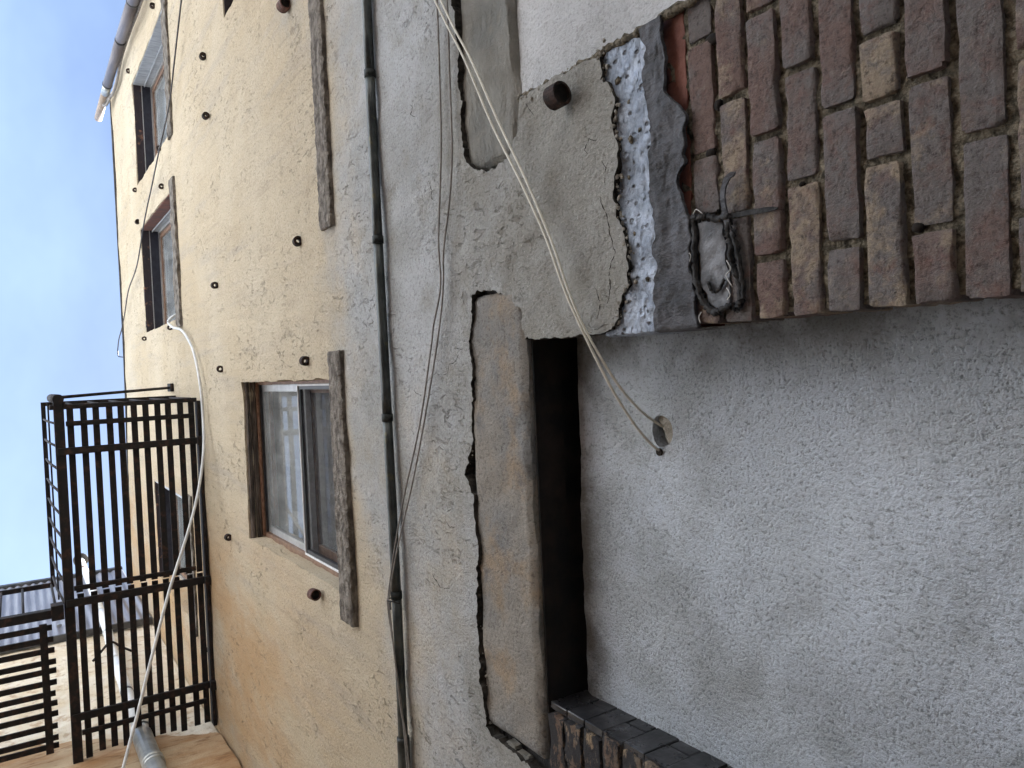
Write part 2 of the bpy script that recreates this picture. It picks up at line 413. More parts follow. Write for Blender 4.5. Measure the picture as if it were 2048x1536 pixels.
MT['flashing'] = mat_simple('dark_roof_flashing', (0.03, 0.03, 0.032), (0.07, 0.07, 0.07), 10, 0.6, 0)
MT['opp'] = mat_left('bounce_white_stucco', (0.69, 0.735, 0.79), (0.73, 0.775, 0.83), (0.66, 0.70, 0.74), False)  # pale so the unseen wall bounces more sunlight
MT['opp_low'] = mat_left('fill_cutting_brown', (0.16, 0.11, 0.085), (0.21, 0.15, 0.115), (0.12, 0.085, 0.07), False)  # dark so the unseen lower wall cuts low fill light
MT['ground'] = mat_simple('yard_concrete', (0.26, 0.25, 0.235), (0.38, 0.365, 0.34), 3, 0.9, 0.004, 40)
MT['roofing'] = mat_simple('flat_roof_felt', (0.10, 0.10, 0.10), (0.16, 0.16, 0.16), 5, 0.9, 0.003, 40)

# ------------------------------------------------------------------ object helpers
def thing(name, label, cat, loc=(0, 0, 0), group=None):
    o = bpy.data.objects.new(name, None)
    COL.objects.link(o)
    o.location = loc
    o.empty_display_size = 0.1
    o['label'] = label; o['category'] = cat
    if group: o['group'] = group
    return o

def link(name, me, mat, parent=None, smooth=False):
    mats = mat if isinstance(mat, (list, tuple)) else [mat]
    for m in mats:
        if m is not None:
            me.materials.append(MT[m] if isinstance(m, str) else m)
    if smooth:
        for p in me.polygons: p.use_smooth = True
    o = bpy.data.objects.new(name, me)
    COL.objects.link(o)
    if parent is not None:
        o.parent = parent
        if parent.type == 'EMPTY':
            o.matrix_parent_inverse = Matrix.Translation(-Vector(parent.location))
    return o

def tagged(o, label, cat, group=None):
    o['label'] = label; o['category'] = cat
    if group: o['group'] = group
    return o

def mesh(verts, faces, name='mesh'):
    me = bpy.data.meshes.new(name)
    me.from_pydata([tuple(v) for v in verts], [], [tuple(f) for f in faces])
    me.update()
    return me

def join(parts):
    V = []; F = []
    for v, f in parts:
        o = len(V)
        V.extend(v); F.extend([tuple(i + o for i in q) for q in f])
    return V, F

def boxg(x0, x1, y0, y1, z0, z1):
    V = [(x0, y0, z0), (x1, y0, z0), (x1, y1, z0), (x0, y1, z0), (x0, y0, z1), (x1, y0, z1), (x1, y1, z1), (x0, y1, z1)]
    F = [(0, 3, 2, 1), (4, 5, 6, 7), (0, 1, 5, 4), (1, 2, 6, 5), (2, 3, 7, 6), (3, 0, 4, 7)]
    return V, F

def bevelled(x0, x1, y0, y1, z0, z1, b=0.003, jit=0.0, cuts=0, name='mesh'):
    bm = bmesh.new()
    V, F = boxg(x0, x1, y0, y1, z0, z1)
    vs = [bm.verts.new(v) for v in V]
    for f in F: bm.faces.new([vs[i] for i in f])
    if cuts:
        bmesh.ops.subdivide_edges(bm, edges=bm.edges[:], cuts=cuts, use_grid_fill=True)
        if jit:
            for v in bm.verts:
                v.co += Vector([random.uniform(-jit, jit) for _ in range(3)])
    if b:
        if cuts:
            ed = [e for e in bm.edges if len(e.link_faces) == 2 and e.calc_face_angle(0) > 0.9]
        else:
            ed = bm.edges[:]
        bmesh.ops.bevel(bm, geom=ed, offset=b, segments=1 if cuts else 2, affect='EDGES', profile=0.6)
    if jit and not cuts:
        for v in bm.verts:
            v.co += Vector([random.uniform(-jit, jit) for _ in range(3)])
    bmesh.ops.recalc_face_normals(bm, faces=bm.faces)
    me = bpy.data.meshes.new(name)
    bm.to_mesh(me); bm.free()
    return me

def bar(name, x0, x1, y0, y1, z0, z1, mat, parent, b=0.002):
    return link(name, bevelled(x0, x1, y0, y1, z0, z1, b), mat, parent)

def smooth_path(pts, n=6):
    P = [Vector(p) for p in pts]
    P = [P[0] * 2 - P[1]] + P + [P[-1] * 2 - P[-2]]
    out = []
    for i in range(1, len(P) - 2):
        a, b, c, d = P[i - 1:i + 3]
        for k in range(n):
            t = k / n
            out.append(0.5 * ((2 * b) + (c - a) * t + (2 * a - 5 * b + 4 * c - d) * t * t + (3 * b - a - 3 * c + d) * t ** 3))
    out.append(P[-2])
    return out

def tubeg(path, r, seg=8, caps=True, squash=None):
    path = [Vector(p) for p in path]
    V = []; F = []
    n = len(path)
    prev = None
    for i, p in enumerate(path):
        t = (path[min(i + 1, n - 1)] - path[max(i - 1, 0)])
        t = t.normalized() if t.length > 1e-9 else Vector((0, 0, 1))
        if prev is None:
            ref = Vector((0, 0, 1)) if abs(t.z) < 0.9 else Vector((0, 1, 0))
            u = t.cross(ref).normalized()
        else:
            u = (prev - t * prev.dot(t)).normalized()
        prev = u
        v = t.cross(u)
        ri = r[i] if isinstance(r, (list, tuple)) else r
        for k in range(seg):
            a = 2 * math.pi * k / seg
            V.append(p + u * math.cos(a) * ri + v * math.sin(a) * ri)
    for i in range(n - 1):
        for k in range(seg):
            k2 = (k + 1) % seg
            F.append((i * seg + k, i * seg + k2, (i + 1) * seg + k2, (i + 1) * seg + k))
    if caps:
        F.append(tuple(range(seg))[::-1]); F.append(tuple((n - 1) * seg + k for k in range(seg)))
    return V, F

def tube(name, path, r, mat, parent=None, seg=10, caps=True):
    me = mesh(*tubeg(path, r, seg, caps))
    bm = bmesh.new(); bm.from_mesh(me); bmesh.ops.recalc_face_normals(bm, faces=bm.faces); bm.to_mesh(me); bm.free()
    o = link(name, me, mat, parent, True)
    for p in me.polygons:
        if len(p.vertices) > 4: p.use_smooth = False
    return o

def vnoise(x, y, seed=0):
    xi = np.floor(x).astype(np.int64); yi = np.floor(y).astype(np.int64)
    fx = x - xi; fy = y - yi
    fx = fx * fx * (3 - 2 * fx); fy = fy * fy * (3 - 2 * fy)
    def h(a, b):
        n = (a * 374761393 + b * 668265263 + seed * 974634777) & 0xffffffff
        n = ((n ^ (n >> 13)) * 1274126177) & 0xffffffff
        return ((n ^ (n >> 16)) & 0xffff) / 65535.0
    a = h(xi, yi) * (1 - fx) + h(xi + 1, yi) * fx
    b = h(xi, yi + 1) * (1 - fx) + h(xi + 1, yi + 1) * fx
    return (a * (1 - fy) + b * fy) * 2 - 1

def fbm(x, y, seed=0, oct=4):
    s = 0; a = 1.0; f = 1.0
    for k in range(oct):
        s = s + a * vnoise(x * f, y * f, seed + k * 13); a *= 0.5; f *= 2.03
    return s

def resample(pts, step, closed=True):
    out = []
    n = len(pts)
    for i in range(n if closed else n - 1):
        a = np.array(pts[i]); b = np.array(pts[(i + 1) % n])
        d = np.linalg.norm(b - a); k = max(1, int(d / step))
        for j in range(k): out.append(a + (b - a) * j / k)
    if not closed: out.append(np.array(pts[-1]))
    return np.array(out)

def rough_outline(pts, step, amp, seed=0, freq=28, fixed=None):
    p = resample(pts, step)
    n = len(p)
    t = np.roll(p, -1, 0) - np.roll(p, 1, 0)
    t /= np.linalg.norm(t, axis=1)[:, None] + 1e-9
    nm = np.stack([t[:, 1], -t[:, 0]], 1)
    d = fbm(p[:, 0] * freq, p[:, 1] * freq, seed, 4) * amp
    if amp > 0.0065: d = d + np.sign(vnoise(p[:, 0] * 95, p[:, 1] * 95, seed + 3)) * np.abs(vnoise(p[:, 0] * 150, p[:, 1] * 150, seed + 4)) * 0.0042
    if fixed is not None:
        d = d * fixed(p)
    return p + nm * d[:, None]

def inside(poly, q):
    x, y = q[:, 0], q[:, 1]
    r = np.zeros(len(q), bool)
    n = len(poly)
    j = n - 1
    for i in range(n):
        xi, yi = poly[i]; xj, yj = poly[j]
        if yi != yj:
            c = ((yi > y) != (yj > y)) & (x < (xj - xi) * (y - yi) / (yj - yi) + xi)
            r ^= c
        j = i
    return r

def sheet(outer, holes, spacing, hfun, skirts, mindist=0.5):
    """flat sheet in (a, b) with holes; hfun(a, b) -> offset; skirts: list of (outline, depth) run back from the edge.
    returns verts (a, h, b), faces"""
    lo = outer.min(0); hi = outer.max(0)
    pts = []
    b = lo[1]
    while b < hi[1]:
        s = spacing(b)
        a = np.arange(lo[0] + s * 0.5, hi[0], s)
        row = np.stack([a + RNG.uniform(-.3, .3, len(a)) * s, np.full(len(a), b + s * .5) + RNG.uniform(-.3, .3, len(a)) * s], 1)
        pts.append(row)
        b += s
    P = np.concatenate(pts)
    keep = inside(outer, P)
    for h in holes: keep &= ~inside(h, P)
    P = P[keep]
    # drop interior points that crowd an edge
    allo = np.concatenate([outer] + list(holes))
    cell = 0.008
    occ = set()
    for q in np.floor(allo / cell).astype(int):
        for dx in (-1, 0, 1):
            for dy in (-1, 0, 1): occ.add((q[0] + dx, q[1] + dy))
    ki = np.floor(P / cell).astype(int)
    P = P[[(a, c) not in occ for a, c in ki]]
    verts = [Vector((float(a), float(c))) for a, c in allo]
    edges = []
    o = 0
    for loop in [outer] + list(holes):
        n = len(loop)
        edges += [(o + i, o + (i + 1) % n) for i in range(n)]
        o += n
    verts += [Vector((float(a), float(c))) for a, c in P]
    r = delaunay_2d_cdt(verts, edges, [], 0, 1e-6, False)
    v2 = np.array([(v.x, v.y) for v in r[0]])
    tri = np.array([f for f in r[2] if len(f) == 3])
    cen = v2[tri].mean(1)
    k = inside(outer, cen)
    for h in holes: k &= ~inside(h, cen)
    tri = tri[k]
    hh = hfun(v2[:, 0], v2[:, 1])
    V = [(float(v2[i, 0]), float(hh[i]), float(v2[i, 1])) for i in range(len(v2))]
    F = [tuple(int(q) for q in t) for t in tri]
    for loop, depth in skirts:
        n = len(loop)
        h0 = hfun(loop[:, 0], loop[:, 1])
        o = len(V)
        for i in range(n): V.append((float(loop[i, 0]), float(h0[i]), float(loop[i, 1])))
        for i in range(n): V.append((float(loop[i, 0]), float(h0[i] + depth), float(loop[i, 1])))
        for i in range(n):
            j = (i + 1) % n
            F.append((o + i, o + j, o + n + j, o + n + i))
    return V, F

def face_out(me, dirv=(0, -1, 0)):
    bm = bmesh.new(); bm.from_mesh(me)
    d = Vector(dirv)
    for f in bm.faces:
        f.normal_update()
        if f.normal.dot(d) < -0.05: f.normal_flip()
    bm.to_mesh(me); bm.free()

# ------------------------------------------------------------------ ground
g = link('ground', mesh([(-80, -80, 0), (80, -80, 0), (80, 80, 0), (-80, 80, 0)], [(0, 1, 2, 3)]), 'ground')
g['kind'] = 'structure'

# ------------------------------------------------------------------ main building
FY = 1.02
B = thing('stucco_building', 'tall old building with buff and grey stucco wall and exposed brick pier', 'building', (0.45, 1.02, 0))

top = [(3.14, 10.72), (0.4, 10.76), (-0.8, 10.95), (-2.32, 11.25)]
stucco_low = [(0.624, 2.692), (0.598, 2.689), (0.578, 2.695), (0.559, 2.675), (0.516, 2.652), (0.483, 2.664), (0.443, 2.652), (0.385, 2.653), (0.326, 2.664), (0.296, 2.661), (0.258, 2.641), (0.2, 2.638), (0.157, 2.637), (0.135, 2.657), (0.107, 2.67), (0.076, 2.68)]
lintL_top = [(0.201, 3.242), (0.124, 3.268), (-0.023, 3.262), (-0.144, 3.287), (-0.183, 3.277), (-0.282, 3.327), (-0.345, 3.279), (-0.478, 3.269), (-0.618, 3.29), (-0.794, 3.287), (-0.885, 3.274), (-0.951, 3.267), (-0.962, 3.242), (-0.961, 3.205), (-0.971, 3.181), (-0.979, 3.135), (-0.984, 3.067)]
lintL_right = [(0.206, 3.203), (0.203, 3.141), (0.184, 3.084), (0.154, 3.031), (0.117, 3.019), (0.07, 3.014)]
lintR = [(0.985, 3.276), (0.899, 3.257), (0.805, 3.252), (0.713, 3.247), (0.607, 3.244), (0.545, 3.229), (0.524, 3.212), (0.51, 3.176), (0.506, 3.115), (0.51, 3.068), (0.524, 3.029), (0.554, 3.009), (0.608, 2.996)]
notch = [(-0.99, 0.0), (-0.985, 2.4), (-1.0, 2.9)] + lintL_top[::-1] + lintL_right + [(0.066, 2.85), (0.068, 2.70)] + stucco_low[::-1] + [(0.632, 2.80), (0.637, 2.985)] + lintR[::-1] + [(1.62, 3.27), (1.62, 2.99), (1.53, 2.985), (1.53, 0.0)]
outer = [(-2.32, 0.0)] + notch + [(3.14, 0.0)] + top
def fx(p):
    e = (np.abs(p[:, 0]) > 0)
    f = np.where((p[:, 1] < 0.02) | (p[:, 0] > 3.1) | (p[:, 0] < -2.3), 0.0, 1.0)
    f = np.where(p[:, 1] > 10, 1.6, f)
    f = np.where((p[:, 1] > 2.7) & (p[:, 1] < 3.0) & (p[:, 0] > 0) & (p[:, 0] < .7), 0.5, f)
    return f
outer_r = rough_outline(outer, 0.006, 0.007, 3, 30, fx)
WIN = {  # name: x0, x1, z0, z1
    'a': (-0.835, -0.003, 4.305, 5.70),
    'b': (1.805, 2.72, 7.40, 9.11),
    'c': (0.482, 1.41, 7.46, 9.10),
    'd': (-1.74, -0.86, 7.46, 9.10),
    'e': (1.925, 2.84, 4.32, 5.70)}
holes = []
for k, (x0, x1, z0, z1) in WIN.items():
    holes.append(rough_outline([(x0, z0), (x1, z0), (x1, z1), (x0, z1)], 0.03, 0.006 if k == 'a' else 0.004, ord(k), 14))
def wall_h(a, b):
    h = fbm(a * 1.3, b * 0.9, 2, 3) * 0.007 + fbm(a * 7, b * 5, 5, 3) * 0.0035 + fbm(a * 30, b * 24, 9, 2) * 0.0012
    # lumpy thick coat round the openings near the ground
    near = np.exp(-((b - 2.98) / 0.34) ** 2)
    h = h + near * (fbm(a * 17, b * 17, 81, 3) * 0.0050 + fbm(a * 55, b * 55, 83, 2) * 0.0018)
    return FY + h
sp = lambda z: 0.07 if z < 1.7 else (0.016 if z < 3.5 else (0.032 if z < 5.8 else 0.06))
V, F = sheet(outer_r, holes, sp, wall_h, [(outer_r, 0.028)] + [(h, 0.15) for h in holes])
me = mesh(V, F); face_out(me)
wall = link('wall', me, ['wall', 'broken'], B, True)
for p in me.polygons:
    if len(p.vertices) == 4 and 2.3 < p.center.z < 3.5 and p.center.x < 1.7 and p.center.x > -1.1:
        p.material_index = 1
# smooth only across the face, keep the broken edges crisp
try:
    me.set_sharp_from_angle(angle=math.radians(50))
except Exception:
    pass
# structure behind the coat: back-up masonry above the openings, returns and roof
link('side_wall', mesh(*boxg(3.045, 3.135, FY + 0.05, 9.0, 0, 10.70)), 'wall', B)
link('roof', mesh([(-2.3, FY + 0.03, 10.6), (3.13, FY + 0.03, 10.6), (3.13, 9, 10.6), (-2.3, 9, 10.6)], [(0, 1, 2, 3)]), 'roofing', B)
# roof-edge flashing following the ragged top
fl = []
tp = smooth_path([(3.15, 0, 10.735), (2.0, 0, 10.745), (0.4, 0, 10.775), (-0.8, 0, 10.965), (-2.3, 0, 11.265)], 10)
for i in range(len(tp) - 1):
    a, b_ = tp[i], tp[i + 1]
    V = []
    for p, jz in ((a, 0), (b_, 0)):
        j = 0.008 * math.sin(p.x * 9)
        V += [(p.x, FY - 0.012, p.z - 0.03 + j), (p.x, FY + 0.10, p.z - 0.03 + j), (p.x, FY + 0.10, p.z + 0.012), (p.x, FY - 0.012, p.z + 0.012)]
    fl.append((V, [(0, 1, 5, 4), (1, 2, 6, 5), (2, 3, 7, 6), (3, 0, 4, 7)]))
link('roof_flashing', mesh(*join(fl)), 'flashing', B)

# ---- brick pier between the two walled-up openings
K = 1.04 / 1.02
def kx(x): return x * K
def kz(z): return 1.5 + (z - 1.5) * K
# mortar bed: a rough sheet
mo = np.array([(0.072, 0.0), (0.648, 0.0), (0.648, 3.0), (0.072, 3.0)])
mo = resample(mo, 0.05)
V, F = sheet(mo, [], lambda z: 0.06 if z < 1.7 else 0.011, lambda a, b: 1.0475 + fbm(a * 60, b * 60, 4, 3) * 0.0045, [(mo, 0.35)])
me = mesh(V, F); face_out(me)
pier = link('brick_pier', me, 'mortar', B, True)
try: me.set_sharp_from_angle(angle=math.radians(60))
except Exception: pass
zb = [2.459 - 0.0648 * k for k in range(-3, 24)]
joints = {0: [0.552, 0.357, 0.250], 1: [0.435, 0.24], 2: [0.551, 0.353, 0.16], 3: [0.439, 0.267], 4: [0.357, 0.16], 5: [0.44, 0.347, 0.266], 6: [0.358, 0.161], 7: [0.47, 0.266], 8: [0.348, 0.16]}
red_spots = {(-1, 2), (-1, 3)}
def make_brick(x0, x1, z0, z1, y0, depth, mat, parent, name='brick', jit=0.0013):
    # worn brick: rounded, chipped front face on a plain body
    nx = max(4, int((x1 - x0) / 0.022)); nz = 5
    sd = random.randint(0, 9999)
    y1 = y0 + depth
    tilt = random.uniform(-.004, .004)
    V = []; F = []
    us = [0, 0.02, *[0.02 + 0.96 * i / nx for i in range(1, nx)], 0.98, 1]
    vs = [0, 0.07, *[0.07 + 0.86 * k / nz for k in range(1, nz)], 0.93, 1]
    A, Bn = len(us), len(vs)
    for i, u in enumerate(us):
        for k, t in enumerate(vs):
            x = x0 + (x1 - x0) * u; z = z0 + (z1 - z0) * t
            a, c = np.array([x * 55.0 + sd]), np.array([z * 55.0])
            ex = i in (0, A - 1); ez = k in (0, Bn - 1)
            j = float(fbm(a, c, sd, 3)[0]); j2 = float(fbm(a + 31, c + 17, sd, 3)[0])
            xx = x + (j * jit * 1.3 if ex else j * jit * .4)
            zz = z + (j2 * jit * 1.2 if ez else j2 * jit * .3)
            if ex and ez:
                q_ = random.choice((0.0005, 0.001, 0.002, 0.005)); xx += q_ * (1 if i == 0 else -1); zz += q_ * .7 * (1 if k == 0 else -1)
            yy = y0 + tilt * (u - .5) + j * 0.0012 + ((0.0007 if j < 0.45 else 0.0045) if (ex or ez) else 0.0)
            V.append((xx, yy, zz))
    for i in range(A - 1):
        for k in range(Bn - 1):
            F.append((i * Bn + k, (i + 1) * Bn + k, (i + 1) * Bn + k + 1, i * Bn + k + 1))
    ring = [i * Bn for i in range(A - 1)] + [(A - 1) * Bn + k for k in range(Bn - 1)] + [i * Bn + Bn - 1 for i in range(A - 1, 0, -1)] + [k for k in range(Bn - 1, 0, -1)]
    o = len(V)
    for q in ring: V.append((V[q][0], y1, V[q][2]))
    n = len(ring)
    for a in range(n):
        b = (a + 1) % n
        F.append((ring[b], ring[a], o + a, o + b))
    me = mesh(V, F, 'brick')
    b_ = link(name, me, mat, parent, True)
    try: me.set_sharp_from_angle(angle=math.radians(58))
    except Exception: pass
    return b_

LEFT_E = 0.064
for ci, k in enumerate(range(-3, 23)):
    z1 = kz(zb[ci]); z0 = kz(zb[ci + 1])
    js = joints.get(k)
    if js is None:
        js = [0.44, 0.25] if k % 2 else [0.55, 0.355, 0.16]
    xs = [0.632] + js + [LEFT_E]
    for a in range(len(xs) - 1):
        xr, xl = xs[a], xs[a + 1]
        if xr - xl < 0.03: continue
        jw = 0.0062
        m = 'brick'
        if k == -1: m = 'red_brick'
        zz = random.uniform(-0.0015, 0.0015)
        make_brick(kx(xl) + (jw if a < len(xs) - 2 else 0), kx(xr) - (jw if a else 0), z0 + 0.0075 + zz, z1 - 0.0065 + zz, (1.038 if k >= 0 else 1.0415 if k == -1 else 1.05) + random.uniform(-0.003, 0.004), 0.085, m, pier)

# membranes over the top courses of the pier
def strip_sheet(name, up, low, y, mat, parent, nx=90, nz=26, amp=0.004, fq=34, seed=0, wrap=False, curl=0.0):
    up = sorted(up); low = sorted(low)
    ux, uz = zip(*up); lx, lz = zip(*low)
    a0 = max(ux[0], lx[0]); a1 = min(ux[-1], lx[-1])
    V = []; F = []
    for i in range(nx + 1):
        x = a0 + (a1 - a0) * i / nx
        zu = np.interp(x, ux, uz) + float(fbm(np.array([x * 38]), np.array([7.0]), seed + 1, 4)[0]) * 0.007; zl = np.interp(x, lx, lz) + float(fbm(np.array([x * 60]), np.array([1.0]), seed, 3)[0]) * 0.004
        for k in range(nz + 1):
            t = k / nz
            z = zl + (zu - zl) * t
            h = float(fbm(np.array([x * fq]), np.array([z * fq]), seed, 3)[0]) * amp - abs(float(vnoise(np.array([x * 30 + 5]), np.array([z * 75]), seed + 2)[0])) * amp * 0.9
            e = curl * max(0, 1 - t * 9) * (0.6 + 0.4 * math.sin(x * 80))
            V.append((kx(x), y + h - e, kz(z)))
    W_ = nz + 1
    for i in range(nx):
        for k in range(nz):
            F.append((i * W_ + k, (i + 1) * W_ + k, (i + 1) * W_ + k + 1, i * W_ + k + 1))
    # thickness: lower edge folded back to the brick
    o = len(V)
    for i in range(nx + 1):
        v = V[i * W_]; V.append((v[0], v[1] + 0.009, v[2] + 0.001))
    for i in range(nx):
        F.append((i * W_, o + i, o + i + 1, (i + 1) * W_))
    if wrap:  # turned round the pier's left arris
        o = len(V)
        for k in range(nz + 1):
            v = V[k]; V.append((v[0] - 0.004, v[1] + 0.012, v[2])); V.append((v[0] - 0.002, v[1] + 0.10, v[2]))
        for k in range(nz):
            F.append((k, k + 1, o + 2 * k + 2, o + 2 * k)); F.append((o + 2 * k, o + 2 * k + 2, o + 2 * k + 3, o + 2 * k + 1))
    me = mesh(V, F)
    return link(name, me, mat, parent, True)
silver_low = [(0.624, 2.545), (0.6, 2.542), (0.538, 2.540), (0.467, 2.532), (0.348, 2.535), (0.299, 2.534), (0.231, 2.533), (0.163, 2.533), (0.060, 2.534)]
silver_up = [(a + 0.0, b + 0.016) for a, b in stucco_low] + [(0.055, 2.69), (0.626, 2.69)]
m1 = strip_sheet('silver_membrane', silver_up, silver_low, 1.0335, 'silver', pier, amp=0.0034, fq=46, seed=3, wrap=True, nx=150, nz=44)
m1['label'] = 'pitted silver waterproofing strip under the broken stucco'
dark_low = [(0.624, 2.501), (0.566, 2.500), (0.493, 2.502), (0.474, 2.483), (0.461, 2.471), (0.433, 2.456), (0.347, 2.459), (0.326, 2.478), (0.285, 2.470), (0.252, 2.452), (0.197, 2.455), (0.152, 2.455), (0.109, 2.449), (0.06, 2.441)]
dark_up = [(a, b + 0.012) for a, b in silver_low]
m2 = strip_sheet('dark_membrane', dark_up, dark_low, 1.0270, 'fabric', pier, amp=0.0034, fq=24, seed=8, wrap=True, curl=0.004)
m2['label'] = 'dark woven roofing fabric strip'
# loose stucco crumbs and the red brick corner showing at the pier's right edge
for (x, z, r) in [(0.607, 2.68, 0.010), (0.592, 2.668, 0.006), (0.55, 2.63, 0.009), (0.50, 2.60, 0.006), (0.43, 2.60, 0.008), (0.44, 2.575, 0.005), (0.36, 2.61, 0.005), (0.25, 2.60, 0.005), (0.16, 2.57, 0.006)]:
    bm = bmesh.new()
    bmesh.ops.create_icosphere(bm, subdivisions=1, radius=r)
    for v in bm.verts:
        v.co = Vector((kx(x) + v.co.x * random.uniform(.7, 1.5), 1.031 + v.co.y * .6, kz(z) + v.co.z * random.uniform(.6, 1.2)))
    me = bpy.data.meshes.new('crumb'); bm.to_mesh(me); bm.free()
    link('mortar_crumb', me, 'mortar', pier)
for (x, z, rx_, rz_) in [(0.432, 2.392, .011, .008), (0.357, 2.413, .008, .011), (0.255, 2.105, .006, .005), (0.165, 2.06, .007, .009), (0.262, 2.235, .005, .006), (0.545, 2.40, .010, .016)]:
    bm = bmesh.new(); bmesh.ops.create_icosphere(bm, subdivisions=2, radius=1.0)
    for v in bm.verts:
        q = 1 + random.uniform(-.18, .18)
        v.co = Vector((kx(x) + v.co.x * rx_ * q, 1.043 + v.co.y * .006, kz(z) + v.co.z * rz_ * q))
    me = bpy.data.meshes.new('gap'); bm.to_mesh(me); bm.free()
    link('missing_mortar_gap', me, 'hollow', pier, True)
# torn patch with tarred, frayed rim
pt = [(0.246, 2.438), (0.232, 2.390), (0.205, 2.384), (0.16, 2.380), (0.118, 2.376), (0.094, 2.378), (0.086, 2.395), (0.098, 2.424), (0.142, 2.436), (0.20, 2.437)]
pr = rough_outline([(kx(a), kz(b)) for a, b in pt], 0.006, 0.004, 21, 60)
V, F = sheet(pr, [], lambda z: 0.006, lambda a, b: 1.032 + fbm(a * 45, b * 45, 6, 3) * 0.0035, [(pr, 0.012)])
me = mesh(V, F); face_out(me)
tp_ = link('torn_patch', me, 'patch', pier, True)
tp_['label'] = 'torn grey membrane patch with tarred edges'
def ragged_tube(pts, r, seed):
    path = smooth_path(pts, 7)
    rs = [r * (0.75 + 0.5 * abs(math.sin(i * 1.7 + seed)) + 0.25 * math.sin(i * 3.1 + seed * 2)) for i in range(len(path))]
    path = [p + Vector((random.uniform(-1, 1), random.uniform(-1, 1), random.uniform(-1, 1))) * r * 0.35 for p in path]
    return path, rs
rims = [([(0.250, 2.446), (0.20, 2.446), (0.15, 2.446), (0.11, 2.435), (0.085, 2.412), (0.080, 2.395)], 0.0060), ([(0.250, 2.446), (0.247, 2.42), (0.240, 2.395), (0.238, 2.366)], 0.0058), ([(0.238, 2.366), (0.212, 2.372), (0.19, 2.366), (0.16, 2.366), (0.13, 2.352), (0.10, 2.35), (0.082, 2.358)], 0.0056), ([(0.21, 2.362), (0.17, 2.352), (0.13, 2.346), (0.10, 2.345)], 0.0042), ([(0.082, 2.358), (0.09, 2.37), (0.086, 2.395)], 0.0048), ([(0.135, 2.418), (0.118, 2.408), (0.122, 2.392), (0.136, 2.382)], 0.0030)]
for i, (pts, r) in enumerate(rims):
    path, rs = ragged_tube([(kx(a), 1.029 if r > .0035 else 1.028, kz(b)) for a, b in pts], r, i)
    tube('curled_edge', path, rs, 'tar', tp_, 7)
def ribbon(name, pts, wd, mat, parent, y=1.027):
    path = smooth_path([(kx(a), y + c, kz(b)) for a, b, c in pts], 6)
    V = []; F = []
    n = len(path)
    for i, p in enumerate(path):
        t = (path[min(i + 1, n - 1)] - path[max(0, i - 1)]).normalized()
        s = Vector((-t.z, 0, t.x))
        wi = wd * (1.0 if i < n - 3 else (n - i) / 4 + 0.1) * random.uniform(0.85, 1.15)
        V += [p + s * wi, p - s * wi, p - s * wi + Vector((0, .003, 0)), p + s * wi + Vector((0, .003, 0))]
    for i in range(n - 1):
        for k in range(4):
            F.append((4 * i + k, 4 * i + (k + 1) % 4, 4 * i + 4 + (k + 1) % 4, 4 * i + 4 + k))
    F.append((0, 1, 2, 3)); F.append((4 * n - 4, 4 * n - 3, 4 * n - 2, 4 * n - 1))
    return link(name, mesh(V, F), mat, parent)
ribbon('loose_strap', [(0.238, 2.372, 0), (0.238, 2.345, .002), (0.236, 2.315, .001), (0.233, 2.272, .002)], 0.0042, 'tar', tp_)
ribbon('loose_strap', [(0.205, 2.366, 0), (0.245, 2.372, -.004), (0.275, 2.372, -.008), (0.298, 2.362, -.008), (0.306, 2.348, -.004)], 0.0052, 'fabric', tp_)
for pts in ([(0.085, 2.43), (0.076, 2.436), (0.066, 2.433)], [(0.255, 2.44), (0.262, 2.432), (0.252, 2.418)], [(0.175, 2.452), (0.185, 2.449), (0.19, 2.453)], [(0.12, 2.372), (0.108, 2.365), (0.10, 2.372)], [(0.165, 2.37), (0.15, 2.362), (0.14, 2.372), (0.12, 2.36)]):
    tube('frayed_thread', smooth_path([(kx(a), 1.021, kz(b)) for a, b in pts], 5), 0.0009, 'fibre', tp_, 5)

# crumbs clinging to the broken coat and hairline cracks near its edge
cr_parts = []
edge_pts = resample(np.array(stucco_low), 0.008, False)
lt_pts = [q for q in resample(np.array(lintL_top[:13]), 0.03, False) if random.random() < 0.35]
for (x, z) in list(edge_pts) + list(lt_pts) + [(0.634, q) for q in np.arange(2.68, 3.0, 0.012)]:
    for _ in range(2):
        r = random.uniform(0.0015, 0.0055)
        bm = bmesh.new(); bmesh.ops.create_icosphere(bm, subdivisions=1, radius=r)
        c0 = Vector((x + random.gauss(0, .006), FY + 0.004 + random.uniform(-.003, .010), z + random.gauss(0, .005)))
        vv = [tuple(c0 + Vector((v.co.x * random.uniform(.6, 1.5), v.co.y * .8, v.co.z * random.uniform(.6, 1.3)))) for v in bm.verts]
        bm.verts.ensure_lookup_table()
        ff = [tuple(v.index for v in f.verts) for f in bm.faces]
        bm.free()
        cr_parts.append((vv, ff))
MT['crumb'] = mat_simple('sandy_stucco_crumb', (0.20, 0.185, 0.155), (0.36, 0.34, 0.30), 90, 0.95, 0.003, 200)
cro = link('stucco_crumbs', mesh(*join(cr_parts)), 'crumb', B)
cro['kind'] = 'stuff'
def crack(pts, r=0.0010):
    p = resample(np.array(pts), 0.005, False)
    q = p + np.stack([vnoise(p[:, 0] * 140, p[:, 1] * 140, 91), vnoise(p[:, 0] * 140 + 50, p[:, 1] * 140, 92)], 1) * 0.0032
    hh = wall_h(q[:, 0], q[:, 1])
    path = [Vector((float(a), float(h) + 0.0002, float(b))) for (a, b), h in zip(q, hh)]
    rs = [r * (0.4 + 0.9 * abs(math.sin(i * 0.9)) * min(1, (i + 1) / 5, (len(path) - i) / 5)) for i in range(len(path))]
    tube('crack', path, rs, 'broken', B, 5)
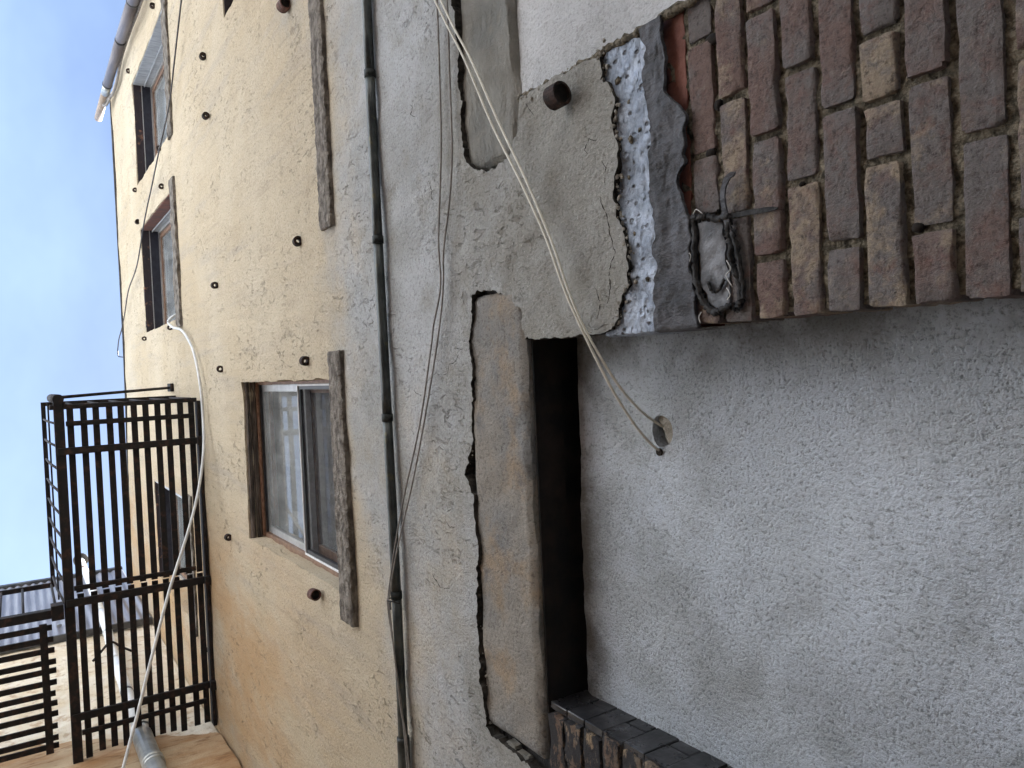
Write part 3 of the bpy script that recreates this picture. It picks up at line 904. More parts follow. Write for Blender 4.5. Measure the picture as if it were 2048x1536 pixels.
for pts in ([(0.345, 2.705), (0.30, 2.69), (0.265, 2.685), (0.225, 2.672), (0.19, 2.695), (0.155, 2.69), (0.12, 2.705)],
            [(0.165, 2.74), (0.13, 2.725), (0.10, 2.735)], [(0.42, 2.70), (0.395, 2.685), (0.37, 2.69)],
            [(0.46, 2.71), (0.47, 2.735), (0.45, 2.75), (0.435, 2.735)], [(0.62, 2.965), (0.60, 2.95), (0.575, 2.93)],
            [(0.05, 3.33), (0.03, 3.345), (0.02, 3.39), (-0.02, 3.40)], [(0.06, 3.31), (0.065, 3.36)],
            [(-0.05, 3.62), (-0.07, 3.56), (-0.06, 3.50)], [(0.55, 3.46), (0.52, 3.44), (0.50, 3.45), (0.485, 3.43)],
            [(-0.60, 3.55), (-0.63, 3.50), (-0.62, 3.44)], [(-0.42, 3.45), (-0.44, 3.42), (-0.43, 3.38)], [(0.80, 3.55), (0.78, 3.53), (0.765, 3.545), (0.75, 3.52)]):
    crack(pts)

# ---- lintels
def stone(name, x0, x1, y0, y1, z0, z1, mat, parent, step=0.02, amp=0.004, seed=1, fq=25, rnd=0.010):
    V = []; F = []
    def face(fn, nu, nv, flip):
        o = len(V)
        for i in range(nu + 1):
            for j in range(nv + 1):
                V.append(fn(i / nu, j / nv))
        for i in range(nu):
            for j in range(nv):
                q = (o + i * (nv + 1) + j, o + (i + 1) * (nv + 1) + j, o + (i + 1) * (nv + 1) + j + 1, o + i * (nv + 1) + j + 1)
                F.append(q[::-1] if flip else q)
    nx = max(2, int((x1 - x0) / step)); nz = max(2, int((z1 - z0) / step)); ny = max(2, int((y1 - y0) / step))
    L_ = lambda a, b, t: a + (b - a) * t
    face(lambda s, t: (L_(x0, x1, s), y0, L_(z0, z1, t)), nx, nz, False)
    face(lambda s, t: (L_(x0, x1, s), L_(y0, y1, t), z0), nx, ny, True)
    face(lambda s, t: (L_(x0, x1, s), L_(y0, y1, t), z1), nx, ny, False)
    face(lambda s, t: (x0, L_(y0, y1, s), L_(z0, z1, t)), ny, nz, True)
    face(lambda s, t: (x1, L_(y0, y1, s), L_(z0, z1, t)), ny, nz, False)
    A = np.array(V)
    cx, cz = (x0 + x1) / 2, (z0 + z1) / 2
    n1 = fbm(A[:, 0] * fq, A[:, 2] * fq + A[:, 1] * fq, seed, 3)
    n2 = fbm(A[:, 0] * fq * .8 + 9, A[:, 1] * fq + A[:, 2] * 3, seed + 5, 3)
    n3 = fbm(A[:, 0] * fq + A[:, 1] * 4, A[:, 2] * fq * .3 + 7 + A[:, 1] * fq, seed + 9, 3)
    dx = np.minimum(A[:, 0] - x0, x1 - A[:, 0]); dz = np.minimum(A[:, 2] - z0, z1 - A[:, 2])
    rr = np.clip(1 - np.minimum(dx, dz) / rnd, 0, 1) ** 2
    back = np.clip((y1 - A[:, 1]) / (y1 - y0), 0, 1)
    A[:, 1] += n1 * amp * back + rr * rnd * .8 * (np.abs(A[:, 1] - y0) < 1e-6)
    A[:, 2] += n2 * amp * back * (dz < 1e-6)
    A[:, 0] += n3 * amp * back * (dx < 1e-6)
    me = mesh(A, F)
    bm = bmesh.new(); bm.from_mesh(me); bmesh.ops.remove_doubles(bm, verts=bm.verts, dist=0.0004); bmesh.ops.recalc_face_normals(bm, faces=bm.faces); bm.to_mesh(me); bm.free()
    o = link(name, me, mat, parent, True)
    try: me.set_sharp_from_angle(angle=math.radians(45))
    except Exception: pass
    return o
ll = stone('stone_lintel', -0.950, 0.196, 1.0285, 1.128, 3.022, 3.292, 'lintel', B, 0.014, 0.004, 3, 18, 0.012)
ll['label'] = 'sooty orange-grey lintel over the walled-up opening'
lr = stone('stone_lintel', 0.515, 1.60, 1.0295, 1.13, 3.010, 3.268, 'slate', B, 0.014, 0.005, 11, 16, 0.016)
lr['label'] = 'grey lintel beside the cream cables'
# dark pocket round the lintels (back of the chase) and soffit of the left opening
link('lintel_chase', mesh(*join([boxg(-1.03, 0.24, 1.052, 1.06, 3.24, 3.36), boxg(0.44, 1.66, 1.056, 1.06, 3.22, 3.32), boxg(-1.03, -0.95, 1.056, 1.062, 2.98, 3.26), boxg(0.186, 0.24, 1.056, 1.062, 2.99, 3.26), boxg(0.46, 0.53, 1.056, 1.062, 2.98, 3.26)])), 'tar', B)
link('soffit_beam', mesh(*join([boxg(-0.93, 0.10, 1.131, 1.30, 3.026, 3.20), boxg(-0.93, 0.10, 1.20, 1.24, 2.80, 3.03)])), 'soffit', B)  # second box is a dark back board standing in for shade in the gap
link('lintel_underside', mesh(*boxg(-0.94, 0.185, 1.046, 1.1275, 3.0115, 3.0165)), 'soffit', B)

# ---- walled-up opening, left of the pier
IY = 1.15
def infill_h(a, b): return IY + fbm(a * 2.2, b * 1.7, 31, 3) * 0.006 + fbm(a * 11, b * 9, 33, 3) * 0.0022
io = rough_outline([(-0.835, 0.0), (0.074, 0.0), (0.074, 2.975), (-0.80, 2.985), (-0.826, 2.9)], 0.015, 0.003, 41, 30)
th = np.linspace(0, 2 * np.pi, 40, endpoint=False)
hole = np.stack([-0.146 + 0.034 * np.cos(th) * (1 + .06 * np.sin(3 * th)), 2.692 + 0.032 * np.sin(th) * (1 + .05 * np.cos(2 * th))], 1)
V, F = sheet(io, [hole], lambda z: 0.06 if z < 1.7 else 0.016, infill_h, [(io, 0.05), (hole, 0.035)])
me = mesh(V, F); face_out(me)
inf = link('infill_panel', me, 'infill', B, True)
inf['label'] = 'walled-up opening filled with pebbly grey stucco'
try: me.set_sharp_from_angle(angle=math.radians(50))
except Exception: pass
# mortar plug set back in the drilled hole, tilted so one side stays open
V = []; F = []
nr = 7
for i in range(nr):
    for k in range(28):
        a = 2 * math.pi * k / 28; r = 0.036 * i / (nr - 1)
        x = -0.146 + r * math.cos(a); z = 2.690 + r * math.sin(a)
        dpt = 0.010 + max(0.0, (-(x + 0.146) * 0.55 + (z - 2.69) * 0.85 - 0.004)) * 1.0
        V.append((x, IY + dpt + float(fbm(np.array([x * 160]), np.array([z * 160]), 5, 3)[0]) * 0.0025, z))
for i in range(nr - 1):
    for k in range(28):
        k2 = (k + 1) % 28
        F.append((i * 28 + k, i * 28 + k2, (i + 1) * 28 + k2, (i + 1) * 28 + k))
me = mesh(V, F); face_out(me)
MT['plug'] = mat_simple('sandy_plug', (0.24, 0.22, 0.185), (0.34, 0.31, 0.265), 60, 0.95, 0.004, 200)
link('mortar_plug', me, 'plug', inf, True)
tube('cable_hole', [(-0.190, IY - 0.004, 2.701), (-0.190, IY + 0.03, 2.701)], 0.0085, 'hollow', inf, 12)

# right walled-up opening, almost flush
ro = rough_outline([(0.643, 0.0), (1.56, 0.0), (1.56, 3.02), (0.643, 3.02)], 0.02, 0.002, 43, 30)
V, F = sheet(ro, [], lambda z: 0.06 if z < 1.7 else 0.022, lambda a, b: 1.047 + fbm(a * 2.2, b * 2, 51, 3) * 0.004, [])
me = mesh(V, F); face_out(me)
inr = link('infill_panel', me, 'infill2', B, True)
inr['label'] = 'smooth pale stucco filling the opening right of the pier'
# rough mortar bead down the pier's right arris
rng_pts = [(0.634 + random.uniform(-.004, .004), 1.034, z) for z in np.arange(1.75, 3.0, 0.012)]
path = [Vector(p) for p in rng_pts]
rs = [0.005 + random.uniform(0, 0.006) for _ in path]
tube('mortar_bead', path, rs, 'mortar', pier, 7)

# ---- brick jamb on the left of the opening
jb = link('brick_jamb', mesh(*boxg(-1.03, -0.828, 1.062, 1.30, 0.0, 3.008)), 'mortar', B)
z = 3.004
k = 0
while z > 1.2:
    z1 = z; z0 = z - 0.057
    off = random.uniform(-0.012, 0.002)
    if k % 2 == 0:
        make_brick(-1.02, -0.814 + off, z0, z1, 1.040 + random.uniform(-.004, .004), 0.10, 'brick_flake', jb, jit=0.004)
        xs_ = [(1.142, 1.19)]
    else:
        make_brick(-0.918, -0.814 + off, z0, z1, 1.040 + random.uniform(-.004, .004), 0.115, 'brick_flake', jb, jit=0.004)
        make_brick(-1.03, -0.926, z0, z1, 1.043, 0.10, 'brick_flake', jb, jit=0.004)
    z = z0 - 0.0085
    k += 1
# black gloss-painted face of the jamb, course by course
z = 3.004
k = 0
while z > 1.2:
    z1 = z; z0 = z - 0.057
    y_split = 1.118 if k % 2 else 1.16
    o1 = random.uniform(-0.002, 0.002)
    me = bevelled(-0.822, -0.8045 + o1, 1.050, y_split - 0.002, z0 - 0.003, z1 + 0.003, 0.002, 0.0008)
    link('painted_brick_face', me, 'black_paint', jb)
    if k % 2:
        me = bevelled(-0.822, -0.8050, y_split + 0.002, 1.19, z0 - 0.001, z1 + 0.001, 0.003, 0.0009)
        link('painted_brick_face', me, 'black_paint', jb)
    z = z0 - 0.0085
    k += 1
link('paint_skim', mesh(*boxg(-0.83, -0.8165, 1.06, 1.20, 0.4, 3.006)), 'black_paint', jb)
# small brick chips wedged at the end of the left lintel
for (x, z, w_, h_) in [(-0.972, 3.165, 0.014, 0.020), (-0.982, 3.115, 0.014, 0.022)]:
    link('brick_chip', bevelled(x - w_, x + w_ * .6, 1.030, 1.05, z - h_, z + h_, 0.004, 0.003), 'slate', jb)

# ---- sills
s1 = stone('sill_stone', -0.925, 0.100, 0.998, 1.05, 4.192, 4.318, 'sill', B, 0.010, 0.0030, 17, 60, 0.006)
s1['label'] = 'rough brownstone sill under the sliding-sash window'
s4 = stone('sill_stone', 0.560, 1.62, 0.998, 1.05, 4.215, 4.332, 'sill', B, 0.010, 0.0030, 23, 60, 0.006)
s4['label'] = 'rough brownstone sill left behind on blank wall'
for nm, (x0, x1, zt) in {'c': (0.415, 1.475, 7.475), 'b': (1.755, 2.80, 7.42), 'd': (-1.80, -0.80, 7.475), 'e': (1.86, 2.9, 4.332)}.items():
    stone('sill_stone', x0, x1, 1.000, 1.05, zt - 0.15, zt, 'sill', B, 0.03, 0.006, ord(nm), 20, 0.008)

# ---- windows
def sash(parent, x0, x1, z0, z1, y, t, mat, name='sash', d=0.028):
    me = mesh(*join([boxg(x0, x0 + t, y, y + d, z0, z1), boxg(x1 - t, x1, y, y + d, z0, z1), boxg(x0 + t, x1 - t, y + .001, y + d - .001, z1 - t, z1), boxg(x0 + t, x1 - t, y + .001, y + d - .001, z0, z0 + t)]))
    return link(name, me, mat, parent)
def pane(parent, x0, x1, z0, z1, y):
    me = mesh([(x0, y, z0), (x1, y, z0), (x1, y, z1), (x0, y, z1)], [(0, 1, 2, 3)])
    return link('pane', me, 'glass', parent)
def room(parent, x0, x1, z0, z1, y, curtain='curtain'):
    V = [(x0 - .3, y, z0 - .4), (x1 + .3, y, z0 - .4), (x1 + .3, y + 2.0, z0 - .4), (x0 - .3, y + 2.0, z0 - .4), (x0 - .3, y, z1 + .25), (x1 + .3, y, z1 + .25), (x1 + .3, y + 2.0, z1 + .25), (x0 - .3, y + 2.0, z1 + .25)]
    F = [(0, 1, 2, 3), (4, 7, 6, 5), (1, 5, 6, 2), (2, 6, 7, 3), (3, 7, 4, 0)]
    link('room_lining', mesh(V, F), 'room', parent)
    # wall round the opening, inner side
    y2 = y - 0.004
    link('inner_wall', mesh(*join([boxg(x0 - .3, x0 - .001, y2, y2 + .003, z0 - .4, z1 + .25), boxg(x1 + .001, x1 + .3, y2, y2 + .003, z0 - .4, z1 + .25), boxg(x0 - .001, x1 + .001, y2, y2 + .003, z1, z1 + .25), boxg(x0 - .001, x1 + .001, y2, y2 + .003, z0 - .4, z0)])), 'room', parent)
    if curtain:
        V = []; F = []
        n = 60
        for i in range(n + 1):
            x = x0 - .05 + (x1 - x0 + .1) * i / n
            yy = y + 0.022 + 0.006 * math.sin(i * 1.1) + 0.003 * math.sin(i * 2.7)
            V += [(x, yy, z0 - .05), (x, yy, z1 + 0.22)]
        for i in range(n): F.append((2 * i, 2 * i + 2, 2 * i + 3, 2 * i + 1))
        link('curtain', mesh(V, F), curtain, parent, True)

# window a: two-sash window with brown frame and half screen
x0, x1, z0, z1 = WIN['a']
wa = link('window', mesh(*join([boxg(x0 - .01, x0 + .022, 1.095, 1.170, z0, z1), boxg(x1 - .018, x1 + .01, 1.095, 1.170, z0, z1), boxg(x0 + .022, x1 - .018, 1.0952, 1.1698, z1 - .016, z1 + .01), boxg(x0 + .022, x1 - .018, 1.096, 1.1698, z0 - .02, z0 + .02)])), 'bronze', B)
wa['label'] = 'brown two-sash window with a screen over its lower half'
link('head_strip', mesh(*boxg(x0 + .005, x1 - .005, 1.084, 1.0945, z1 - 0.020, z1 - 0.004)), 'copper', wa)
link('head_timber', bevelled(x0 - .01, x1 + .01, 1.026, 1.052, z1 - 0.010, z1 + .05, 0.006, 0.003, 3), 'timber', wa)
link('head_timber', bevelled(x0 - .01, x1 + .01, 1.056, 1.084, z1 - 0.008, z1 + .05, 0.006, 0.003, 3), 'timber', wa)
link('head_gap', mesh(*boxg(x0, x1, 1.04, 1.09, z1 + .008, z1 + .05)), 'tar', wa)
us = sash(wa, x0 + .024, x1 - .02, 4.955, z1 - .018, 1.112, .034, 'alu', 'upper_sash')
link('frame_groove', mesh(*boxg(x0 + .023, x1 - .019, 1.1005, 1.110, z1 - .030, z1 - .0165)), 'black_frame', us)
pane(us, x0 + .06, x1 - .056, 4.99, z1 - .055, 1.1185)
ls = sash(wa, x0 + .024, x1 - .02, z0 + .021, 5.0, 1.142, .042, 'bronze', 'lower_sash', .022)
pane(ls, x0 + .066, x1 - .062, z0 + .06, 4.96, 1.150)
sc = sash(wa, x0 + .024, x1 - .02, z0 + .021, 5.005, 1.098, .024, 'black_frame', 'screen_frame', .016)
link('screen_mesh', mesh([(x0 + .05, 1.106, z0 + .046), (x1 - .046, 1.106, z0 + .046), (x1 - .046, 1.106, 4.98), (x0 + .05, 1.106, 4.98)], [(0, 1, 2, 3)]), 'screen', sc)
link('edge_trim', mesh(*join([boxg(x0 + .0225, x0 + .030, 1.0925, 1.0978, z0 + .022, 5.004), boxg(x1 - .028, x1 - .0205, 1.0925, 1.0978, z0 + .022, 5.004), boxg(x0 + .03, x1 - .028, 1.0925, 1.0978, 4.997, 5.0045)])), 'white_trim', sc)
room(wa, x0, x1, z0, z1, 1.176)

def plain_window(key, jamb_mat, label, jl='stucco'):
    x0, x1, z0, z1 = WIN[key]
    y = 1.165
    wn = link('window', mesh(*join([boxg(x0 - .01, x0 + .035, y, y + .07, z0, z1), boxg(x1 - .035, x1 + .01, y, y + .07, z0, z1), boxg(x0 + .035, x1 - .035, y + .001, y + .069, z1 - .035, z1 + .01), boxg(x0 + .035, x1 - .035, y + .001, y + .069, z0 - .02, z0 + .035)])), 'alu', B)
    wn['label'] = label
    link('head_plate', bevelled(x0 - .01, x1 + .01, 1.027, 1.092, z1 - .006, z1 + .04, 0.002), 'rust_plate', wn)
    link('head_board', bevelled(x0 - .01, x1 + .01, 1.094, 1.166, z1 - .012, z1 + .04, 0.002), 'navy', wn)
    link('head_lip', mesh(*boxg(x0, x1, 1.090, 1.0965, z1 - .016, z1 - .005)), 'alu', wn)
    if jamb_mat:
        link('jamb_lining', mesh(*boxg(x1 - .006, x1 + .012, 1.026, 1.112, z0, z1)), jamb_mat, wn)
        link('jamb_channel', mesh(*join([boxg(x1 - .018, x1 + .012, 1.113, 1.120, z0, z1), boxg(x1 - .010, x1 + .012, 1.121, 1.164, z0, z1)])), 'zinc', wn)
    zm = (z0 + z1) / 2
    us = sash(wn, x0 + .037, x1 - .037, zm - .02, z1 - .037, y + .012, .036, 'bronze', 'upper_sash', .024)
    pane(us, x0 + .072, x1 - .072, zm + .015, z1 - .072, y + .024)
    ls = sash(wn, x0 + .037, x1 - .037, z0 + .037, zm + .018, y + .040, .036, 'bronze', 'lower_sash', .024)
    pane(ls, x0 + .072, x1 - .072, z0 + .072, zm - .018, y + .052)
    room(wn, x0, x1, z0, z1, y + .075, 'blind')
    return wn
plain_window('b', 'zinc', 'top-floor window with zinc-lined jamb next to the leader pipe')
plain_window('c', 'brick_reveal', 'top-floor window with red brick jamb and white cable at its sill')
plain_window('d', 'zinc', 'upper window half hidden behind the iron balcony')
plain_window('e', 'zinc', 'window only just cut by the edge of the frame')

# ---- iron pipe sleeves set in the wall beside the windows
def ring_mesh(ro, ri, h, seg=18):
    V = []; F = []
    for k in range(seg):
        a = 2 * math.pi * k / seg
        c, s = math.cos(a), math.sin(a)
        V += [(ro * c, ro * s, 0), (ro * c, ro * s, h), (ri * c, ri * s, 0), (ri * c, ri * s, h)]
    for k in range(seg):
        a = 4 * k; b = 4 * ((k + 1) % seg)
        F += [(a, b, b + 1, a + 1), (a + 2, a + 3, b + 3, b + 2), (a, a + 2, b + 2, b), (a + 1, b + 1, b + 3, a + 3)]
    return mesh(V, F)
rm = ring_mesh(0.0200, 0.0085, 0.026)
rm.materials.append(MT['sleeve'])
for (x, z) in [(2.85, 7.758), (2.87, 9.203), (1.892, 6.167), (1.55, 6.169), (1.783, 9.167), (1.505, 7.784), (0.569, 4.616), (0.567, 6.165), (0.43, 9.106), (0.433, 7.741), (0.073, 4.596), (0.079, 6.148), (-0.904, 6.155), (-1.82, 7.05), (1.797, 7.805)]:
    o = bpy.data.objects.new('pipe_sleeve', rm)
    COL.objects.link(o)
    o.parent = B
    o.matrix_parent_inverse = Matrix.Translation(-Vector(B.location))
    o.location = (x, FY - 0.014, z - 0.01)
    o.rotation_euler = (random.uniform(-.12, .12), random.uniform(-.12, .12), random.uniform(0, 3))
def stub(x, y, z, r, h, cap=True, mat='rust'):
    m = ring_mesh(r, r * 0.80, h, 20)
    o = link('pipe_stub', m, mat, B)
    o.location = (x, y, z)
    o.rotation_euler = (0.06, -0.05, 0)
    me = mesh(*tubeg([(0, 0, h * 0.25), (0, 0, h * 0.9)], r * 0.79, 20))
    c = link('pipe_bore', me, 'hollow', o)
    return o
stub(-0.890, FY - 0.022, 4.585, 0.0235, 0.040)
stub(1.530, FY - 0.022, 4.59, 0.0245, 0.045)
stub(0.575, FY - 0.028, 2.782, 0.0255, 0.034, mat='sleeve')
stub(1.492, FY - 0.012, 9.13, 0.021, 0.035, mat='sleeve')

# ------------------------------------------------------------------ opposite building (out of view behind the camera; height and colour bands shaped to bounce light)
OP = thing('light_bounce_building', 'white building across the narrow yard, out of view, shaped to bounce light onto the wall', 'building', (0.5, -3.6, 0))
link('wall', mesh(*boxg(-2.30, 9.0, -12.0, -3.6, 5.1, 15.0)), 'opp', OP)
link('lower_wall', mesh(*boxg(-2.30, 9.0, -12.0, -3.59, 0, 5.095)), 'opp_low', OP)
link('cornice', mesh(*boxg(-2.29, 9.02, -3.66, -3.54, 15.0, 15.12)), 'flashing', OP)

# ------------------------------------------------------------------ left building
LB = thing('left_building', 'cream rubble-rendered building with corrugated metal upper storey beside the balcony', 'building', (-2.3, -0.6, 0))
LX = -2.30
lo_poly = [(-3.55, 0.0), (1.012, 0.0), (1.012, 6.72), (0.63, 6.96), (0.16, 7.20), (-0.19, 7.38), (-1.0, 7.45), (-3.55, 7.5)]
lp = rough_outline(lo_poly, 0.03, 0.022, 61, 9, lambda p: np.where((p[:, 1] > 6.5) & (p[:, 0] > -3.4) & (p[:, 0] < 1.0), 1.0, 0.0))
V, F = sheet(lp, [], lambda z: 0.10 if z < 4.5 else 0.035, lambda a, b: 0.0 + fbm(a * 3, b * 4, 71, 4) * 0.010, [(lp, -0.06)])
V = [(LX + 0.035 + h, a, b) for a, h, b in V]
me = mesh(V, F); face_out(me, (1, 0, 0))
link('lower_wall', me, 'left_low', LB, True)
V, F = sheet(np.array([(-3.55, 6.5), (1.012, 6.5), (1.012, 9.75), (-3.55, 9.75)]), [], lambda z: 0.045, lambda a, b: 0.0 + fbm(a * 4, b * 4, 75, 4) * 0.012, [])
V = [(LX + h, a, b) for a, h, b in V]
me = mesh(V, F); face_out(me, (1, 0, 0))
link('upper_wall', me, 'left_high', LB, True)
link('mass', mesh(*boxg(-9, LX - 0.05, -3.55, 6.0, 0, 11.9)), 'left_high', LB)
# corrugated sheets
def corr(y0, y1, z0, z1, name):
    V = []; F = []
    n = int((y1 - y0) / 0.076 * 8)
    for i in range(n + 1):
        y = y0 + (y1 - y0) * i / n
        x = LX + 0.055 + 0.010 * math.cos(2 * math.pi * y / 0.076)
        V += [(x, y, z0), (x, y, z1)]
    for i in range(n): F.append((2 * i, 2 * i + 2, 2 * i + 3, 2 * i + 1))
    link(name, mesh(V, F), 'tin', LB, True)
for q in range(3):
    corr(-3.55 + q * .65, -2.89 + q * .65, 9.61 + .01 * (q % 2), 12.05, 'corrugated_sheet')
corr(-1.61, -0.80, 9.60, 12.05, 'corrugated_sheet')
corr(-0.81, 0.0, 9.62, 12.06, 'corrugated_sheet')
corr(-0.01, 1.01, 9.64, 12.05, 'corrugated_sheet')
link('sheet_foot_flashing', mesh(*boxg(LX + 0.01, LX + 0.075, -3.55, 1.01, 9.585, 9.615)), 'flashing', LB)
link('roof_edge', mesh(*boxg(LX - 0.1, LX + 0.085, -3.55, 1.01, 12.04, 12.12)), 'flashing', LB)
for y in (0.25, 0.62):
    link('sheet_bolt', mesh(*boxg(LX + .06, LX + .085, y - .02, y + .02, 9.93, 9.96)), 'alu', LB)

# vent pipe on the left wall
VP = thing('vent_pipe', 'white vent pipe with rain cap rising up the left wall behind the iron balcony', 'pipe', (-2.2, 0.57, 6.0))
tube('pipe_length', [(-2.20, .57, 6.95), (-2.20, .58, 8.45)], 0.040, 'pvc', VP, 16)
tube('pipe_length', smooth_path([(-2.20, .58, 8.45), (-2.20, .58, 8.7), (-2.195, .60, 9.3), (-2.17, .60, 9.9)], 5), 0.039, 'pvc', VP, 16)
tube('pipe_length', [(-2.17, .60, 9.9), (-2.16, .60, 12.6)], 0.038, 'pvc', VP, 16)
tube('lower_length', [(-2.20, .575, 3.0), (-2.20, .57, 6.94)], 0.058, 'galv', VP, 18)
for zc, r, m in [(6.93, .062, 'galv'), (6.42, .0625, 'galv'), (6.38, .0615, 'galv'), (7.72, .043, 'pvc'), (7.66, .0425, 'leader'), (8.45, .043, 'pvc'), (9.25, .043, 'galv'), (10.35, .042, 'pvc')]:
    tube('collar', [(-2.20 if zc < 9.5 else -2.168, .575 if zc < 9 else .597, zc - .02), (-2.20 if zc < 9.5 else -2.168, .575 if zc < 9 else .597, zc + .02)], r, m, VP, 18)
tube('orange_band', [(-2.162, .60, 12.0), (-2.162, .60, 12.06)], 0.041, 'copper', VP, 16)
tube('rain_cap', [(-2.16, .60, 12.58), (-2.16, .60, 12.64), (-2.16, .60, 12.66), (-2.16, .60, 12.78)], [0.085, 0.085, 0.07, 0.02], 'flashing', VP, 16)
tube('wall_strap', smooth_path([(-2.28, .44, 8.80), (-2.22, .50, 8.80), (-2.15, .58, 8.80), (-2.21, .66, 8.80), (-2.28, .76, 8.80)], 5), 0.010, 'iron', VP, 8)

# ------------------------------------------------------------------ leader pipe on the right corner
LPp = thing('leader_pipe', 'grey-brown vertical leader pipe at the right corner with its sunlit top painted cream', 'pipe', (3.06, 0.93, 3.0))
tube('pipe_length', [(3.045, .93, 0.3), (3.04, .93, 8.18)], 0.044, 'leader', LPp, 18)
tube('pipe_length', [(3.04, .93, 8.18), (3.055, .93, 9.0)], 0.043, 'leader', LPp, 18)
tube('pipe_length', [(3.055, .93, 9.0), (3.04, .93, 10.12)], 0.042, 'leader', LPp, 18)
tube('pipe_length', [(3.04, .93, 10.12), (3.03, .93, 10.35)], 0.040, 'galv', LPp, 18)
tube('sunlit_length', [(3.03, .93, 10.35), (3.01, .93, 11.15), (3.01, .93, 11.17)], [0.039, 0.039, 0.031], 'sunlit_tint', LPp, 18)
for zc in (8.18, 9.0, 10.12):
    tube('collar', [(3.05 if zc == 9 else 3.04, .93, zc - .012), (3.05 if zc == 9 else 3.04, .93, zc + .012)], 0.046, 'flashing', LPp, 18)
lc = tube('leader_cable', smooth_path([(3.02, .99, 6.0), (3.03, .985, 8.1), (3.05, .98, 8.74), (3.055, .98, 9.35), (2.985, .98, 9.8), (2.97, .98, 10.12), (2.98, .97, 10.3), (3.0, .95, 10.45), (2.985, .93, 10.6), (2.96, .95, 10.5), (2.975, .97, 10.28)], 8), 0.013, 'grey_cable', None, 8)
tagged(lc, 'grey cable running beside the leader pipe with a small loop at its top', 'cable')

# ------------------------------------------------------------------ iron fire-escape balcony on the main wall
FE = thing('fire_escape_balcony', 'rusty black iron balcony with slatted floor seen from below on the buff wall', 'fire escape', (-1.15, 1.02, 6.85))
PZ = 6.85
slat_y = [0.274, 0.346, 0.416, 0.488, 0.553, 0.623, 0.690, 0.762, 0.828, 0.898, 0.966]
for i, y in enumerate(slat_y):
    d = random.uniform(-.004, .004)
    bar('slat', -1.235, -0.100, y - .018 + d, y + .018 + d, PZ, PZ + .012, 'iron', FE, 0.0015)
    d2 = d + random.uniform(-.006, .006)
    bar('slat', -2.235 - random.uniform(-.01, .02), -1.245, y - .018 + d2, y + .018 + d2, PZ + .001, PZ + .013, 'iron', FE, 0.0015)
bar('outer_beam', -2.30, -0.055, .190, .244, PZ - .012, PZ + .045, 'iron', FE, 0.004)
bar('wall_beam', -2.26, -0.110, .994, 1.017, PZ - .03, PZ + .05, 'iron', FE, 0.004)
tube('post_knob', [(-0.055, .217, PZ - .035), (-0.055, .217, PZ + .95)], 0.030, 'iron', FE, 14)
bar('end_bar', -0.118, -0.090, .17, 1.0, PZ - .006, PZ + .052, 'iron', FE, 0.003)
for x, wd, y0, y1, zz in [(-0.206, .030, .25, .975, -.010), (-0.371, .042, .20, 1.015, -.018), (-1.205, .028, .245, .94, -.010), (-1.290, .046, .20, 1.0, -.018), (-1.985, .044, .20, 1.015, -.018), (-2.085, .030, .245, .96, -.010)]:
    bt = bar('cross_bar', x - wd / 2, x + wd / 2, y0, y1, PZ + zz - .008, PZ - .0015, 'iron', FE, 0.002)
    if wd < .035:
        for y in slat_y:
            if y0 < y < y1:
                tube('rivet', [(x, y, PZ + zz - .013), (x, y, PZ + zz - .006)], 0.0065, 'iron', bt, 8)
for x in (-0.371, -1.29, -1.985):
    bar('wall_bracket', x - .03, x + .03, 0.985, 1.018, PZ - .06, PZ - .019, 'iron', FE, 0.003)
tube('tie_rod', [(-0.045, .222, PZ + .05), (-0.020, 1.015, 7.87)], 0.010, 'iron', FE, 10)
bar('tie_plate', -0.050, 0.012, .995, 1.019, 7.80, 7.94, 'iron', FE, 0.004)
bar('top_rail', -1.36, -0.080, .148, .176, 7.735, 7.75, 'iron', FE, 0.002)
bar('end_top_rail', -0.108, -0.080, .176, 1.02, 7.736, 7.749, 'iron', FE, 0.002)
bar('mid_rail', -1.36, -0.080, .172, .182, 7.28, 7.31, 'iron', FE, 0.002)
for i in range(9):
    x = -0.20 - i * 0.137
    tube('baluster', [(x, .196, PZ + .02), (x, .172, 7.3), (x, .163, 7.737)], 0.0075, 'iron', FE, 8)
for i in range(6):
    y = 0.30 + i * 0.135
    tube('baluster', [(-0.095, y, PZ + .05), (-0.094, y, 7.737)], 0.0065, 'iron', FE, 8)

# second slatted walkway along the left wall
FW = thing('fire_escape_walkway', 'slatted iron walkway along the left wall, next to the balcony corner', 'fire escape', (-1.75, -0.6, 6.85))
px = [-1.419, -1.486, -1.553, -1.620, -1.678, -1.745, -1.811, -1.870, -1.936, -2.011, -2.078, -2.128]
for x in px:
    d = random.uniform(-.003, .003)
    bar('slat', x - .0165 + d, x + .0165 + d, -1.35, .130 + random.uniform(-.01, .01), PZ + .002, PZ + .014, 'iron', FW, 0.0015)
bar('edge_beam', -1.362, -1.310, -1.35, .160, PZ - .012, PZ + .045, 'iron', FW, 0.004)
cb = bar('cross_bar', -2.16, -1.385, .055, .095, PZ - .02, PZ - .0005, 'iron', FW, 0.002)
for x in px[::2]:
    tube('rivet', [(x, .075, PZ - .025), (x, .075, PZ - .018)], 0.0065, 'iron', cb, 8)
bar('cross_bar', -2.16, -1.385, -0.60, -0.56, PZ - .02, PZ - .0005, 'iron', FW, 0.002)
bar('corner_bracket', -1.375, -1.285, .120, .186, PZ - .03, PZ + .06, 'iron', FW, 0.004)
bar('top_rail', -1.372, -1.340, -1.35, .17, 7.73, 7.75, 'iron', FW, 0.002)
